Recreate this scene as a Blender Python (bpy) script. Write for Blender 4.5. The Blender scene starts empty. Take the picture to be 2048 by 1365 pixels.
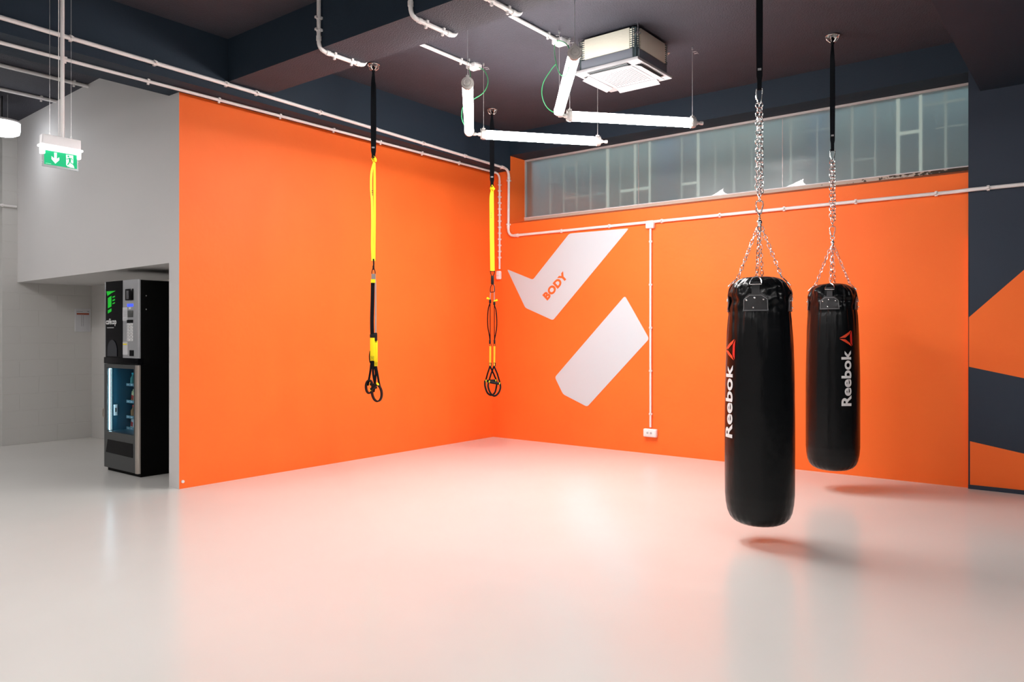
import bpy, bmesh, math, random
from mathutils import Vector, Matrix, noise
random.seed(7)
C = bpy.context.scene.collection
PI = math.pi
# ------------------------------------------------------------------ camera
FPX = 1531.0; HOR = 668.0; CZ = 1.35
TH = math.radians(38.04)
CAM = Vector((6.37, -7.743, CZ))
FW = Vector((-math.sin(TH), math.cos(TH), 0)); RT = Vector((math.cos(TH), math.sin(TH), 0))
cd = bpy.data.cameras.new('camera'); cam = bpy.data.objects.new('camera', cd); C.objects.link(cam)
cam.location = CAM; cam.rotation_euler = (PI/2, 0, TH)
cd.sensor_width = 36; cd.lens = FPX/2048*36; cd.shift_y = -14.5/2048; cd.clip_end = 100
bpy.context.scene.camera = cam
# ------------------------------------------------------------------ world, exposure, lamps
TUBE_POWER = 152.0
TUBE_TOP = 34.0
ADDED_TUBE_POWER = 86.0
PENDANT_POWER = 11.0
w = bpy.data.worlds.new('daylight'); bpy.context.scene.world = w; w.use_nodes = True
w.node_tree.nodes['Background'].inputs[0].default_value = (0.62, 0.80, 0.86, 1)
w.node_tree.nodes['Background'].inputs[1].default_value = 4.4
vs = bpy.context.scene.view_settings
vs.view_transform = 'Standard'; vs.look = 'None'; vs.gamma = 1; vs.exposure = 0.0; vs.use_curve_mapping = False
sc = bpy.context.scene
try:
    sc.cycles.max_bounces = 10; sc.cycles.diffuse_bounces = 6; sc.cycles.glossy_bounces = 4
    sc.cycles.transmission_bounces = 8; sc.cycles.sample_clamp_indirect = 6; sc.cycles.use_denoising = True
    sc.cycles.caustics_refractive = False; sc.cycles.caustics_reflective = False
except Exception: pass
# ------------------------------------------------------------------ helpers
def ray(px): return (px-1024)/FPX
def at(px, py, d): return CAM + RT*(ray(px)*d) + FW*d + Vector((0, 0, (HOR-py)/FPX*d))
def onY(px, py, y):
    d0 = RT*ray(px) + FW; d = (y-CAM.y)/d0.y; return at(px, py, d)
def onX(px, py, x):
    d0 = RT*ray(px) + FW; d = (x-CAM.x)/d0.x; return at(px, py, d)
def onZ(px, py, z):
    d = (z-CZ)*FPX/(HOR-py); return at(px, py, d)

def mat(name, col, rough=0.6, metal=0.0, spec=0.5, emit=None, es=0.0, coat=0.0, coat_r=0.05, trans=0.0, ior=1.45,
        bump=None, var=None):
    m = bpy.data.materials.new(name); m.use_nodes = True; nt = m.node_tree; b = nt.nodes['Principled BSDF']
    b.inputs['Base Color'].default_value = (*col, 1); b.inputs['Roughness'].default_value = rough
    b.inputs['Metallic'].default_value = metal; b.inputs['Specular IOR Level'].default_value = spec
    b.inputs['Coat Weight'].default_value = coat; b.inputs['Coat Roughness'].default_value = coat_r
    b.inputs['Transmission Weight'].default_value = trans; b.inputs['IOR'].default_value = ior
    if emit: b.inputs['Emission Color'].default_value = (*emit, 1); b.inputs['Emission Strength'].default_value = es
    tc = nt.nodes.new('ShaderNodeTexCoord')
    if bump:
        sc_, st, dist = bump[:3]; vec = bump[3] if len(bump) > 3 else (1, 1, 1)
        mp = nt.nodes.new('ShaderNodeMapping'); mp.inputs['Scale'].default_value = vec
        nt.links.new(tc.outputs['Object'], mp.inputs['Vector'])
        n = nt.nodes.new('ShaderNodeTexNoise'); n.inputs['Scale'].default_value = sc_; n.inputs['Detail'].default_value = 4
        nt.links.new(mp.outputs[0], n.inputs['Vector'])
        bp = nt.nodes.new('ShaderNodeBump'); bp.inputs['Strength'].default_value = st; bp.inputs['Distance'].default_value = dist
        nt.links.new(n.outputs['Fac'], bp.inputs['Height']); nt.links.new(bp.outputs[0], b.inputs['Normal'])
    if var:
        sc_, c2, lo, hi = var
        n = nt.nodes.new('ShaderNodeTexNoise'); n.inputs['Scale'].default_value = sc_; n.inputs['Detail'].default_value = 3
        nt.links.new(tc.outputs['Object'], n.inputs['Vector'])
        mr = nt.nodes.new('ShaderNodeMapRange'); mr.inputs[1].default_value = lo; mr.inputs[2].default_value = hi
        nt.links.new(n.outputs['Fac'], mr.inputs[0])
        mx = nt.nodes.new('ShaderNodeMix'); mx.data_type = 'RGBA'
        mx.inputs[6].default_value = (*col, 1); mx.inputs[7].default_value = (*c2, 1)
        nt.links.new(mr.outputs[0], mx.inputs[0]); nt.links.new(mx.outputs[2], b.inputs['Base Color'])
    return m

ORANGE = (0.95, 0.172, 0.027)
M = {}
M['orange'] = mat('orange_wall_paint', ORANGE, 0.55, spec=0.3, bump=(14, 0.12, 0.02), var=(1.5, (0.94, 0.160, 0.025), .4, .7))
M['grey_wall'] = mat('grey_wall_paint', (0.63, 0.615, 0.61), 0.6, spec=0.3, bump=(10, 0.08, 0.02))
M['navy'] = mat('navy_paint', (0.016, 0.028, 0.044), 0.65, spec=0.3, bump=(60, 0.15, 0.01))
M['navy_wall'] = mat('navy_wall_paint', (0.027, 0.038, 0.058), 0.6, spec=0.3, bump=(14, 0.1, 0.02))
M['stucco'] = mat('dark_textured_ceiling_paint', (0.044, 0.045, 0.058), 0.75, spec=0.3, bump=(90, 0.5, 0.02), var=(4, (0.048, 0.049, 0.063), .35, .7))
M['floor'] = mat('pale_epoxy_floor', (0.68, 0.67, 0.64), 0.22, spec=0.5, bump=(1.2, 0.05, 0.02), var=(0.8, (0.655, 0.64, 0.61), .35, .7))
M['white_pvc'] = mat('white_pvc', (0.80, 0.77, 0.76), 0.4)
M['decal'] = mat('white_wall_vinyl', (0.56, 0.635, 0.69), 0.45)
M['lettering'] = mat('orange_lettering', (0.90, 0.15, 0.03), 0.5)
M['steel'] = mat('galvanised_steel', (0.72, 0.72, 0.70), 0.25, metal=1.0)
M['chrome'] = mat('chrome_chain', (0.88, 0.88, 0.88), 0.18, metal=1.0)
M['wire'] = mat('steel_wire', (0.6, 0.6, 0.6), 0.35, metal=0.6)
M['webbing'] = mat('black_webbing', (0.004, 0.005, 0.007), 0.8, spec=0.12, bump=(300, 0.3, 0.002))
M['vinyl'] = mat('black_vinyl', (0.003, 0.0035, 0.004), 0.25, spec=0.3, bump=(9, 0.35, 0.02, (1, 1, 0.35)))
M['patch'] = mat('black_leather_patch', (0.028, 0.028, 0.03), 0.32, bump=(40, 0.3, 0.004))
M['stitch'] = mat('grey_stitching', (0.30, 0.30, 0.31), 0.6)
M['print_white'] = mat('white_print', (0.80, 0.80, 0.80), 0.5)
M['print_red'] = mat('red_print', (0.75, 0.02, 0.012), 0.45)
M['print_orange'] = mat('orange_red_print', (0.85, 0.07, 0.02), 0.45)
M['yellow'] = mat('yellow_webbing', (0.90, 0.72, 0.0), 0.6)
M['yellow2'] = mat('amber_webbing', (0.90, 0.42, 0.01), 0.6)
M['grey_web'] = mat('grey_webbing', (0.22, 0.20, 0.20), 0.6)
M['black_rubber'] = mat('black_rubber', (0.006, 0.006, 0.007), 0.5, spec=0.25)
M['black'] = mat('black_plastic', (0.008, 0.008, 0.009), 0.35)
M['green_cable'] = mat('green_cable', (0.06, 0.42, 0.16), 0.5)
M['tube'] = mat('lit_tube', (1, 1, 1), 0.4, emit=(1.0, 0.97, 0.95), es=TUBE_POWER)
M['tube_top'] = mat('lit_tube_upper_side', (1, 1, 1), 0.4, emit=(1.0, 0.97, 0.95), es=TUBE_TOP)
M['tube_added'] = mat('lit_added_tube', (1, 1, 1), 0.4, emit=(1.0, 0.97, 0.95), es=ADDED_TUBE_POWER)
M['cap'] = mat('clear_grey_plastic', (0.55, 0.52, 0.50), 0.2, trans=0.25)
M['pendant'] = mat('lit_pendant', (1, 1, 1), 0.4, emit=(0.93, 0.96, 1.0), es=PENDANT_POWER)
M['ac_panel'] = mat('off_white_panel', (0.36, 0.35, 0.36), 0.4)
M['ac_white'] = mat('white_plastic', (0.83, 0.81, 0.82), 0.4)
M['ac_foam'] = mat('cream_foam', (0.72, 0.69, 0.58), 0.8, bump=(60, 0.2, 0.005))
M['ac_band'] = mat('grey_steel_band', (0.16, 0.17, 0.20), 0.45)
M['ac_corner'] = mat('dark_green_grey_steel', (0.07, 0.10, 0.11), 0.4, metal=0.4)
M['hole'] = mat('dark_opening', (0.012, 0.012, 0.013), 0.7)
M['slot'] = mat('grey_vane', (0.42, 0.45, 0.46), 0.35)
M['perf'] = mat('perforation_shadow_grey', (0.10, 0.085, 0.09), 0.6)
M['alu'] = mat('window_aluminium', (0.55, 0.52, 0.51), 0.4, metal=0.2)
M['silver'] = mat('silver_panel', (0.46, 0.47, 0.49), 0.33, metal=0.55)
M['dark_steel'] = mat('dark_brushed_steel', (0.085, 0.09, 0.09), 0.4, metal=0.5)
M['bronze'] = mat('polished_edge_strip', (0.55, 0.50, 0.45), 0.28, metal=0.8)
M['gloss_black'] = mat('glossy_black_panel', (0.003, 0.003, 0.004), 0.2, spec=0.08)
M['body_black'] = mat('black_cabinet', (0.002, 0.002, 0.002), 0.55, spec=0.08)
M['green_print'] = mat('bright_green_print', (0.0, 0.50, 0.02), 0.5, emit=(0.0, 0.5, 0.02), es=0.25)
M['blue_screen'] = mat('lit_blue_display', (0.01, 0.02, 0.5), 0.4, emit=(0.03, 0.06, 1.0), es=2.0)
M['led'] = mat('cool_led', (1, 1, 1), 0.5, emit=(0.55, 0.85, 1.0), es=12.0)
M['interior'] = mat('dark_blue_cabinet_lining', (0.012, 0.075, 0.12), 0.35)
M['tray'] = mat('tray_front', (0.16, 0.30, 0.36), 0.35)
M['glass'] = mat('clear_glass', (1, 1, 1), 0.0, trans=1.0, ior=1.05)
M['paper'] = mat('white_paper', (0.55, 0.55, 0.57), 0.7)
M['ink'] = mat('grey_ink', (0.20, 0.20, 0.22), 0.7)
M['rust'] = mat('brown_red_ink', (0.35, 0.07, 0.03), 0.7)
M['sign_green'] = mat('lit_green_sign', (0.0, 0.42, 0.17), 0.4, emit=(0.0, 0.55, 0.22), es=0.32)
M['sign_white'] = mat('lit_white_sign', (0.85, 0.9, 0.9), 0.4, emit=(0.8, 1, 0.95), es=0.55)
M['sign_lamp'] = mat('lit_sign_lamp', (1, 1, 1), 0.4, emit=(1, 1, 1), es=1.2)
M['shop_glass'] = mat('acrylic', (0.95, 1, 1), 0.05, trans=0.92, ior=1.15)
for k, c_ in dict(cyan=(0.02, 0.5, 0.6), cream=(0.7, 0.62, 0.35), red=(0.6, 0.04, 0.03), teal=(0.05, 0.3, 0.28), white=(0.7, 0.7, 0.7), brown=(0.25, 0.1, 0.03)).items():
    M['pk_'+k] = mat('wrapper_'+k, c_, 0.35)

def mat_block():
    m = mat('painted_block_wall', (0.56, 0.55, 0.53), 0.6, spec=0.3); nt = m.node_tree; b = nt.nodes['Principled BSDF']
    tc = nt.nodes.new('ShaderNodeTexCoord'); sx = nt.nodes.new('ShaderNodeSeparateXYZ'); cx = nt.nodes.new('ShaderNodeCombineXYZ')
    ad = nt.nodes.new('ShaderNodeMath'); ad.operation = 'ADD'
    nt.links.new(tc.outputs['Object'], sx.inputs[0]); nt.links.new(sx.outputs[0], ad.inputs[0]); nt.links.new(sx.outputs[1], ad.inputs[1])
    nt.links.new(ad.outputs[0], cx.inputs[0]); nt.links.new(sx.outputs[2], cx.inputs[1])
    br = nt.nodes.new('ShaderNodeTexBrick'); br.inputs['Scale'].default_value = 1.0
    br.inputs['Brick Width'].default_value = 0.42; br.inputs['Row Height'].default_value = 0.205
    br.inputs['Mortar Size'].default_value = 0.006; br.inputs['Mortar Smooth'].default_value = 0.6
    br.inputs['Color1'].default_value = br.inputs['Color2'].default_value = (1, 1, 1, 1); br.inputs['Mortar'].default_value = (0, 0, 0, 1)
    nt.links.new(cx.outputs[0], br.inputs['Vector'])
    bp = nt.nodes.new('ShaderNodeBump'); bp.inputs['Strength'].default_value = 0.4; bp.inputs['Distance'].default_value = 0.008
    nt.links.new(br.outputs['Color'], bp.inputs['Height']); nt.links.new(bp.outputs[0], b.inputs['Normal'])
    return m
M['block'] = mat_block()

def mat_sill():
    m = mat('cream_sill_strip', (0.60, 0.52, 0.44), 0.6); nt = m.node_tree; b = nt.nodes['Principled BSDF']
    tc = nt.nodes.new('ShaderNodeTexCoord'); n = nt.nodes.new('ShaderNodeTexNoise'); n.inputs['Scale'].default_value = 26; n.inputs['Detail'].default_value = 6
    nt.links.new(tc.outputs['Object'], n.inputs['Vector'])
    sx = nt.nodes.new('ShaderNodeSeparateXYZ'); nt.links.new(tc.outputs['Object'], sx.inputs[0])
    g = nt.nodes.new('ShaderNodeMapRange'); g.inputs[1].default_value = 3.9; g.inputs[2].default_value = 5.3; g.inputs[3].default_value = 0.0; g.inputs[4].default_value = 0.34
    nt.links.new(sx.outputs[0], g.inputs[0])
    ad = nt.nodes.new('ShaderNodeMath'); ad.operation = 'ADD'; nt.links.new(n.outputs['Fac'], ad.inputs[0]); nt.links.new(g.outputs[0], ad.inputs[1])
    mr = nt.nodes.new('ShaderNodeMapRange'); mr.inputs[1].default_value = 0.70; mr.inputs[2].default_value = 0.78
    nt.links.new(ad.outputs[0], mr.inputs[0])
    mx = nt.nodes.new('ShaderNodeMix'); mx.data_type = 'RGBA'; mx.inputs[6].default_value = (0.62, 0.53, 0.45, 1); mx.inputs[7].default_value = (0.05, 0.035, 0.02, 1)
    nt.links.new(mr.outputs[0], mx.inputs[0]); nt.links.new(mx.outputs[2], b.inputs['Base Color'])
    return m
M['sill'] = mat_sill()
# frosted window pane: satin glass with a polished face towards the room
mp_ = mat('satin_glass', (0.60, 0.69, 0.685), 0.33, trans=0.78, ior=1.35, coat=1.0, coat_r=0.0)
M['satin'] = mp_
M['outside'] = mat('grey_green_outer_wall', (0.30, 0.35, 0.34), 0.8, var=(1.4, (0.22, 0.28, 0.32), .4, .65))
M['glow_bar'] = mat('daylight_glow_bar', (0.80, 0.80, 0.74), 0.6, emit=(0.86, 0.90, 0.80), es=0.95)  # own glow stands in for daylight coming through
M['faint_glow_bar'] = mat('dim_daylight_glow_bar', (0.5, 0.55, 0.52), 0.6, emit=(0.80, 0.90, 0.84), es=0.5)
M['blue_panel'] = mat('blue_outer_panel', (0.17, 0.26, 0.36), 0.7)

class MB:
    def __init__(s): s.bm = bmesh.new(); s.mi = 0
    def _tag(s, faces):
        for f in faces: f.material_index = s.mi
    def box(s, a, b, bev=0, M4=None, seg=2):
        a = Vector(a); b = Vector(b); t = bmesh.new(); bmesh.ops.create_cube(t, size=1)
        for v in t.verts: v.co = Vector([(a[i]+b[i])/2 + v.co[i]*(b[i]-a[i]) for i in range(3)])
        if bev: bmesh.ops.bevel(t, geom=t.edges[:], offset=bev, segments=seg, affect='EDGES', profile=0.5)
        s._merge(t, M4); return s
    def _merge(s, t, M4=None):
        if M4 is not None: bmesh.ops.transform(t, matrix=M4, verts=t.verts)
        mp = {v: s.bm.verts.new(v.co) for v in t.verts}
        for f in t.faces:
            try: nf = s.bm.faces.new([mp[v] for v in f.verts]); nf.material_index = s.mi
            except ValueError: pass
        t.free()
    def faces(s, vs, fs):
        v = [s.bm.verts.new(p) for p in vs]
        for f in fs:
            try: nf = s.bm.faces.new([v[i] for i in f]); nf.material_index = s.mi
            except ValueError: pass
        return s
    def prism(s, pts, ext, bev=0):        # pts: 3D polygon, ext: extrusion vector
        ext = Vector(ext); n = len(pts); t = bmesh.new()
        a = [t.verts.new(Vector(p)) for p in pts]; b = [t.verts.new(Vector(p)+ext) for p in pts]
        t.faces.new(a); t.faces.new(b[::-1])
        for i in range(n): t.faces.new((a[i], b[i], b[(i+1) % n], a[(i+1) % n]))
        bmesh.ops.recalc_face_normals(t, faces=t.faces)
        if bev: bmesh.ops.bevel(t, geom=t.edges[:], offset=bev, segments=1, affect='EDGES')
        s._merge(t); return s
    def sweep(s, pts, prof, updir=None, closed=False, caps=True):
        # prof(i)-> list of (a,b) offsets in (side, normal) frame ; updir fixes the side vector
        pts = [Vector(p) for p in pts]; n = len(pts); rings = []; prev = None
        for i, p in enumerate(pts):
            if closed: t = (pts[(i+1) % n]-pts[i-1]).normalized()
            else:
                t = (pts[min(i+1, n-1)]-pts[max(i-1, 0)]); t = t.normalized() if t.length > 1e-9 else Vector((0, 0, 1))
            if updir is not None:
                sd = Vector(updir(i) if callable(updir) else updir); sd = (sd - t*sd.dot(t))
                if sd.length < 1e-6: sd = t.orthogonal()
                sd.normalize()
            else:
                if prev is None: sd = t.orthogonal().normalized()
                else:
                    sd = prev - t*prev.dot(t)
                    sd = sd.normalized() if sd.length > 1e-6 else t.orthogonal().normalized()
            prev = sd; nn = t.cross(sd)
            rings.append([s.bm.verts.new(p + sd*a + nn*b) for a, b in prof(i)])
        k = len(rings[0])
        for i in range(n if closed else n-1):
            A = rings[i]; B = rings[(i+1) % n]
            for j in range(k):
                try: f = s.bm.faces.new((A[j], A[(j+1) % k], B[(j+1) % k], B[j])); f.material_index = s.mi
                except ValueError: pass
        if caps and not closed:
            for r in (rings[0][::-1], rings[-1]):
                try: f = s.bm.faces.new(r); f.material_index = s.mi
                except ValueError: pass
        return s
    def tube(s, pts, r, seg=10, closed=False):
        rr = r if callable(r) else (lambda i: r)
        return s.sweep(pts, lambda i: [(rr(i)*math.cos(2*PI*j/seg), rr(i)*math.sin(2*PI*j/seg)) for j in range(seg)], closed=closed)
    def ribbon(s, pts, w, th, side, closed=False):
        ww = w if callable(w) else (lambda i: w)
        return s.sweep(pts, lambda i: [(-ww(i)/2, -th/2), (ww(i)/2, -th/2), (ww(i)/2, th/2), (-ww(i)/2, th/2)], updir=side, closed=closed)
    def cyl(s, a, b, r, seg=20, r2=None):
        a = Vector(a); b = Vector(b); r2 = r if r2 is None else r2
        return s.tube([a, b], lambda i: (r, r2)[i], seg)
    def ball(s, c, r, sx=(1, 1, 1)):
        t = bmesh.new(); bmesh.ops.create_uvsphere(t, u_segments=16, v_segments=10, radius=r)
        for v in t.verts: v.co = Vector((v.co.x*sx[0], v.co.y*sx[1], v.co.z*sx[2])) + Vector(c)
        s._merge(t); return s
    def lathe(s, prof, seg=32, cx=0, cy=0, f=None):
        rings = []
        for r, z in prof:
            rings.append([s.bm.verts.new((cx+(r*(f(a, z) if f else 1))*math.cos(a), cy+(r*(f(a, z) if f else 1))*math.sin(a), z)) for a in [2*PI*j/seg for j in range(seg)]])
        for A, B in zip(rings, rings[1:]):
            for j in range(seg):
                fc = s.bm.faces.new((A[j], A[(j+1) % seg], B[(j+1) % seg], B[j])); fc.material_index = s.mi
        for r in (rings[0][::-1], rings[-1]):
            fc = s.bm.faces.new(r); fc.material_index = s.mi
        return s
    def text(s, body, fn, off=0.0, depth=0.0, cuts=0, space=1.0):
        cu = bpy.data.curves.new('t', 'FONT'); cu.body = body; cu.offset = off; cu.space_character = space; cu.resolution_u = 4
        o = bpy.data.objects.new('t', cu); C.objects.link(o); dg = bpy.context.evaluated_depsgraph_get(); dg.update()
        me = bpy.data.meshes.new_from_object(o.evaluated_get(dg)); t = bmesh.new(); t.from_mesh(me)
        bpy.data.objects.remove(o); bpy.data.curves.remove(cu); bpy.data.meshes.remove(me)
        bmesh.ops.triangulate(t, faces=t.faces)
        if cuts:
            for _ in range(cuts):
                es = [e for e in t.edges if e.calc_length() > 0.12]
                if es: bmesh.ops.subdivide_edges(t, edges=es, cuts=1)
                bmesh.ops.triangulate(t, faces=t.faces)
        xs = [v.co.x for v in t.verts]; ys = [v.co.y for v in t.verts]; x0, x1, y0, y1 = min(xs), max(xs), min(ys), max(ys)
        vs = [((v.co.x-x0)/(x1-x0), (v.co.y-y0)/(y1-y0)) for v in t.verts]
        t.verts.index_update(); fs = [[v.index for v in f.verts] for f in t.faces]; nv = len(vs)
        bd = [(e.verts[0].index, e.verts[1].index) for e in t.edges if len(e.link_faces) == 1]
        t.free()
        top = [fn(u, v, depth) for u, v in vs]
        if depth:
            s.faces(top + [fn(u, v, 0) for u, v in vs], fs + [(a, b, b+nv, a+nv) for a, b in bd])
        else: s.faces(top, fs)
        return s
    def build(s, name, mats, parent=None, loc=None, sharp=35, recalc=True):
        if recalc: bmesh.ops.recalc_face_normals(s.bm, faces=s.bm.faces)
        lim = math.radians(sharp)
        for f in s.bm.faces: f.smooth = True
        for e in s.bm.edges:
            if len(e.link_faces) == 2:
                if e.calc_face_angle(0) > lim: e.smooth = False
            else: e.smooth = False
        me = bpy.data.meshes.new(name); s.bm.to_mesh(me); s.bm.free()
        for m in (mats if isinstance(mats, (list, tuple)) else [mats]): me.materials.append(m)
        o = bpy.data.objects.new(name, me); C.objects.link(o)
        if parent: o.parent = parent
        if loc is not None: o.location = loc
        return o
def thing(name, label, cat, loc=(0, 0, 0), rz=0, group=None):
    o = bpy.data.objects.new(name, None); C.objects.link(o); o.empty_display_size = 0.1
    o.location = loc; o.rotation_euler = (0, 0, rz); o['label'] = label; o['category'] = cat
    if group: o['group'] = group
    return o
def tag(o, label, cat, group=None):
    o['label'] = label; o['category'] = cat
    if group: o['group'] = group
    return o
def struct(o, label=None):
    o['kind'] = 'structure'
    if label: o['label'] = label
    return o
def fillet(pts, r, n=6):
    pts = [Vector(p) for p in pts]; out = [pts[0]]
    for a, b, c in zip(pts, pts[1:], pts[2:]):
        d1 = (a-b).normalized(); d2 = (c-b).normalized(); rr = min(r, (a-b).length*.45, (c-b).length*.45)
        p1 = b+d1*rr; p2 = b+d2*rr
        for i in range(n+1):
            t = i/n; out.append(p1*(1-t)**2 + b*2*t*(1-t) + p2*t*t)
    out.append(pts[-1]); return out
def smooth(pts, n=8):
    pts = [Vector(p) for p in pts]; P = [pts[0]*2-pts[1]] + pts + [pts[-1]*2-pts[-2]]; out = []
    for i in range(1, len(P)-2):
        p0, p1, p2, p3 = P[i-1:i+3]
        for k in range(n):
            t = k/n; out.append(0.5*((2*p1)+(p2-p0)*t+(2*p0-5*p1+4*p2-p3)*t*t+(3*p1-p0-3*p2+p3)*t**3))
    out.append(pts[-1]); return out

# ================================================================== SETTING
CEIL = 3.93; BU = 3.45
b = MB(); b.box((-9, -12, -0.12), (10.5, 0.0, 0)); struct(b.build('floor', M['floor']), 'pale glossy epoxy floor')
b = MB(); b.box((-9, -12, CEIL), (10.5, 0.34, CEIL+0.15)); struct(b.build('ceiling', M['stucco']), 'dark textured ceiling')
# orange partition on the left, grey end face
b = MB(); b.box((-0.172, -4.29, 0), (0, 0, BU)); 
for f in b.bm.faces:
    f.normal_update(); f.material_index = 0 if f.normal.x > .5 else 1
struct(b.build('wall_left', [M['orange'], M['grey_wall']], recalc=False), 'orange partition wall with grey end face')
# back wall with the window recess
WX0, WX1, WY, WZ0, WZ1 = 0.267, 5.39, 0.34, 2.845, 3.645
b = MB(); b.box((-0.15, 0, 0), (WX0, 0.5, CEIL)); b.box((WX0, 0, 0), (WX1+.4, 0.5, 2.765))
b.prism([(WX0, 0, 2.765), (WX0, 0.5, 2.765), (WX0, 0.5, WZ0), (WX0, WY-.01, WZ0)], (WX1-WX0, 0, 0))
struct(b.build('wall_back', M['orange']), 'orange back wall under the window band')
b = MB(); b.box((WX0, 0, WZ1), (WX1+.4, 0.5, CEIL)); struct(b.build('trim_1', M['navy']), 'dark lintel above the window band')
# right part of the back wall: navy with orange shapes
b = MB(); b.box((WX1, -0.03, 0), (10.5, 0.5, CEIL)); struct(b.build('wall_right', M['navy_wall']), 'navy wall with orange shapes')
def wpt(px, py, y=-0.03): return onY(px, py, y)
for k, poly in enumerate([[(1938, 635), (2048, 540), (2160, 444), (2160, 785), (2048, 757), (1938, 734)],
                          [(1940, 883), (2048, 908), (2160, 934), (2160, 994), (2048, 982), (1940, 972)]]):
    pts = [wpt(*p) for p in poly]; pts = [Vector((max(p.x, WX1), -0.03, p.z)) for p in pts]
    b = MB(); b.prism(pts, (0, -0.003, 0)); struct(b.build('trim_%d' % (k+2), M['orange']), 'orange painted shape on navy wall')
b = MB(); b.box((WX1-.003, -0.033, 0.0), (WX1, 0.0, 2.2)); struct(b.build('trim_4', M['orange']), 'thin orange edge of navy wall')
b = MB(); b.box((WX1, -0.045, 0), (10.5, -0.03, 0.035)); struct(b.build('baseboard_right', M['navy_wall']), 'dark skirting under navy wall')
# left side rooms
b = MB(); b.prism([(-0.172, -4.29, 1.975), (-4.1, -4.12, 1.975), (-4.1, -3.26, 1.975), (-0.172, -3.26, 1.975)], (0, 0, CEIL-1.975))
struct(b.build('wall_alcove_top', M['grey_wall']), 'grey bulkhead wall above the alcove')
b = MB(); b.box((-4.1, -3.26, 0), (-0.15, -3.1, 2.0)); struct(b.build('wall_alcove_back', M['block']), 'painted block wall behind vending machine')
b = MB(); b.box((-4.3, -4.28, 0), (-4.1, -3.1, CEIL)); struct(b.build('wall_alcove_left', M['block']), 'painted block wall of the alcove')
b = MB(); b.box((-9, -4.28, 0), (-4.3, -4.1, CEIL)); struct(b.build('wall_far_left', M['grey_wall']), 'grey wall at far left')
b = MB(); b.box((-9.15, -12, 0), (-9, -4.1, CEIL)); struct(b.build('wall_side', M['grey_wall']))
b = MB(); b.box((-9.15, -12.15, 0), (10.65, -12, CEIL)); struct(b.build('wall_front', M['grey_wall']))
b = MB(); b.box((10.5, -12, 0), (10.65, 0.5, CEIL)); struct(b.build('wall_east', M['navy_wall']))
# beams
b = MB(); b.box((-0.172, -12, BU), (0.285, 0.0, CEIL)); struct(b.build('ceiling_beam', M['navy']), 'dark beam above the orange partition')
b = MB(); b.box((0.285, -4.0, 3.555), (10.5, -3.57, CEIL))
for f in b.bm.faces:
    f.normal_update(); f.material_index = 0 if abs(f.normal.z) > .5 else 1
struct(b.build('ceiling_beam', [M['stucco'], M['navy']], recalc=False), 'dark beam crossing the ceiling')
b = MB(); b.box((5.48, -3.57, BU), (10.5, -0.03, CEIL)); struct(b.build('ceiling_beam', M['navy']), 'dark dropped ceiling at right')
# window: frame + three satin panes, outer wall behind
x1277 = onY(1277, 400, WY).x; x1565 = onY(1565, 350, WY).x
fr = MB(); fr.box((WX0, WY-.012, WZ1-.024), (WX1+.3, WY+.04, WZ1+.01)); 
o = struct(fr.build('window_1', M['alu']), 'long high window band of satin glass')
f = MB(); f.box((WX0, WY-.012, WZ0), (WX0+.014, WY+.04, WZ1-.024)).build('window_jamb', M['alu'], o)
f = MB(); f.box((WX0, WY-.02, WZ0-.005), (WX1+.3, WY+.04, WZ0+.034)).build('sill_strip', M['sill'], o)
f = MB(); f.box((WX0, WY-.024, WZ0+.030), (WX1+.3, WY+.0, WZ0+.040)).build('sill_lip', M['ac_white'], o)
for a, c_ in ((WX0+.02, x1277), (x1277, x1565), (x1565, WX1+.3)):
    f = MB(); f.box((a+.003, WY, WZ0+.03), (c_-.003, WY+.008, WZ1-.02)).build('pane', M['satin'], o)
for xx in (x1277, x1565):
    f = MB(); f.box((xx-.003, WY-.001, WZ0+.03), (xx+.003, WY+.009, WZ1-.02)).build('pane_joint', M['alu'], o)
b = MB(); b.box((-0.6, 1.15, 1.5), (7.4, 1.3, 5.0)); struct(b.build('wall_outside', M['outside']), 'outer wall seen through satin glass')
b = MB(); b.box((-0.6, 0.36, 2.0), (7.4, 1.15, 2.5)); struct(b.build('ground_outside', M['outside']))
# bars behind the satin glass; their emission stands in for daylight lines
YB = WY+.075
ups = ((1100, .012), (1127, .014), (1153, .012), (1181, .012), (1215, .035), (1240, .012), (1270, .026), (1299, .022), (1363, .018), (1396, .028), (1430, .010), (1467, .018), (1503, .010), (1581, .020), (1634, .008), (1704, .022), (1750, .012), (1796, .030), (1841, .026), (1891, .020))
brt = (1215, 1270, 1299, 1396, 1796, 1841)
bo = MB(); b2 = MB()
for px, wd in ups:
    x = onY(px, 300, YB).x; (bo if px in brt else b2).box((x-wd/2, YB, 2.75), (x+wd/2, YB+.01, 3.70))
struct(bo.build('window_glow_uprights', M['glow_bar']), 'uprights with added glow for daylight lines behind satin glass')
struct(b2.build('window_thin_glow_uprights', M['faint_glow_bar']), 'uprights with faint added glow for daylight lines behind satin glass')
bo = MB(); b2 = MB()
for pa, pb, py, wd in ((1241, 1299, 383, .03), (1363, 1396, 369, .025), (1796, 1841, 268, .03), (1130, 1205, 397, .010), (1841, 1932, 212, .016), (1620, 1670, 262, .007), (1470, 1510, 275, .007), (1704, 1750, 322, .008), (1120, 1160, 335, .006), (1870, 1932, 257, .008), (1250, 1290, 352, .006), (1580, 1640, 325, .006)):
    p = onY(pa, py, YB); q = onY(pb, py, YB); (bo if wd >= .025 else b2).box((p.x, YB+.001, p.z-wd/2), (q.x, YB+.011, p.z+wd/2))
struct(bo.build('window_glow_rails', M['glow_bar']), 'rails with added glow for daylight lines behind satin glass')
struct(b2.build('window_thin_glow_rails', M['faint_glow_bar']), 'rails with faint added glow for daylight lines behind satin glass')
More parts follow.
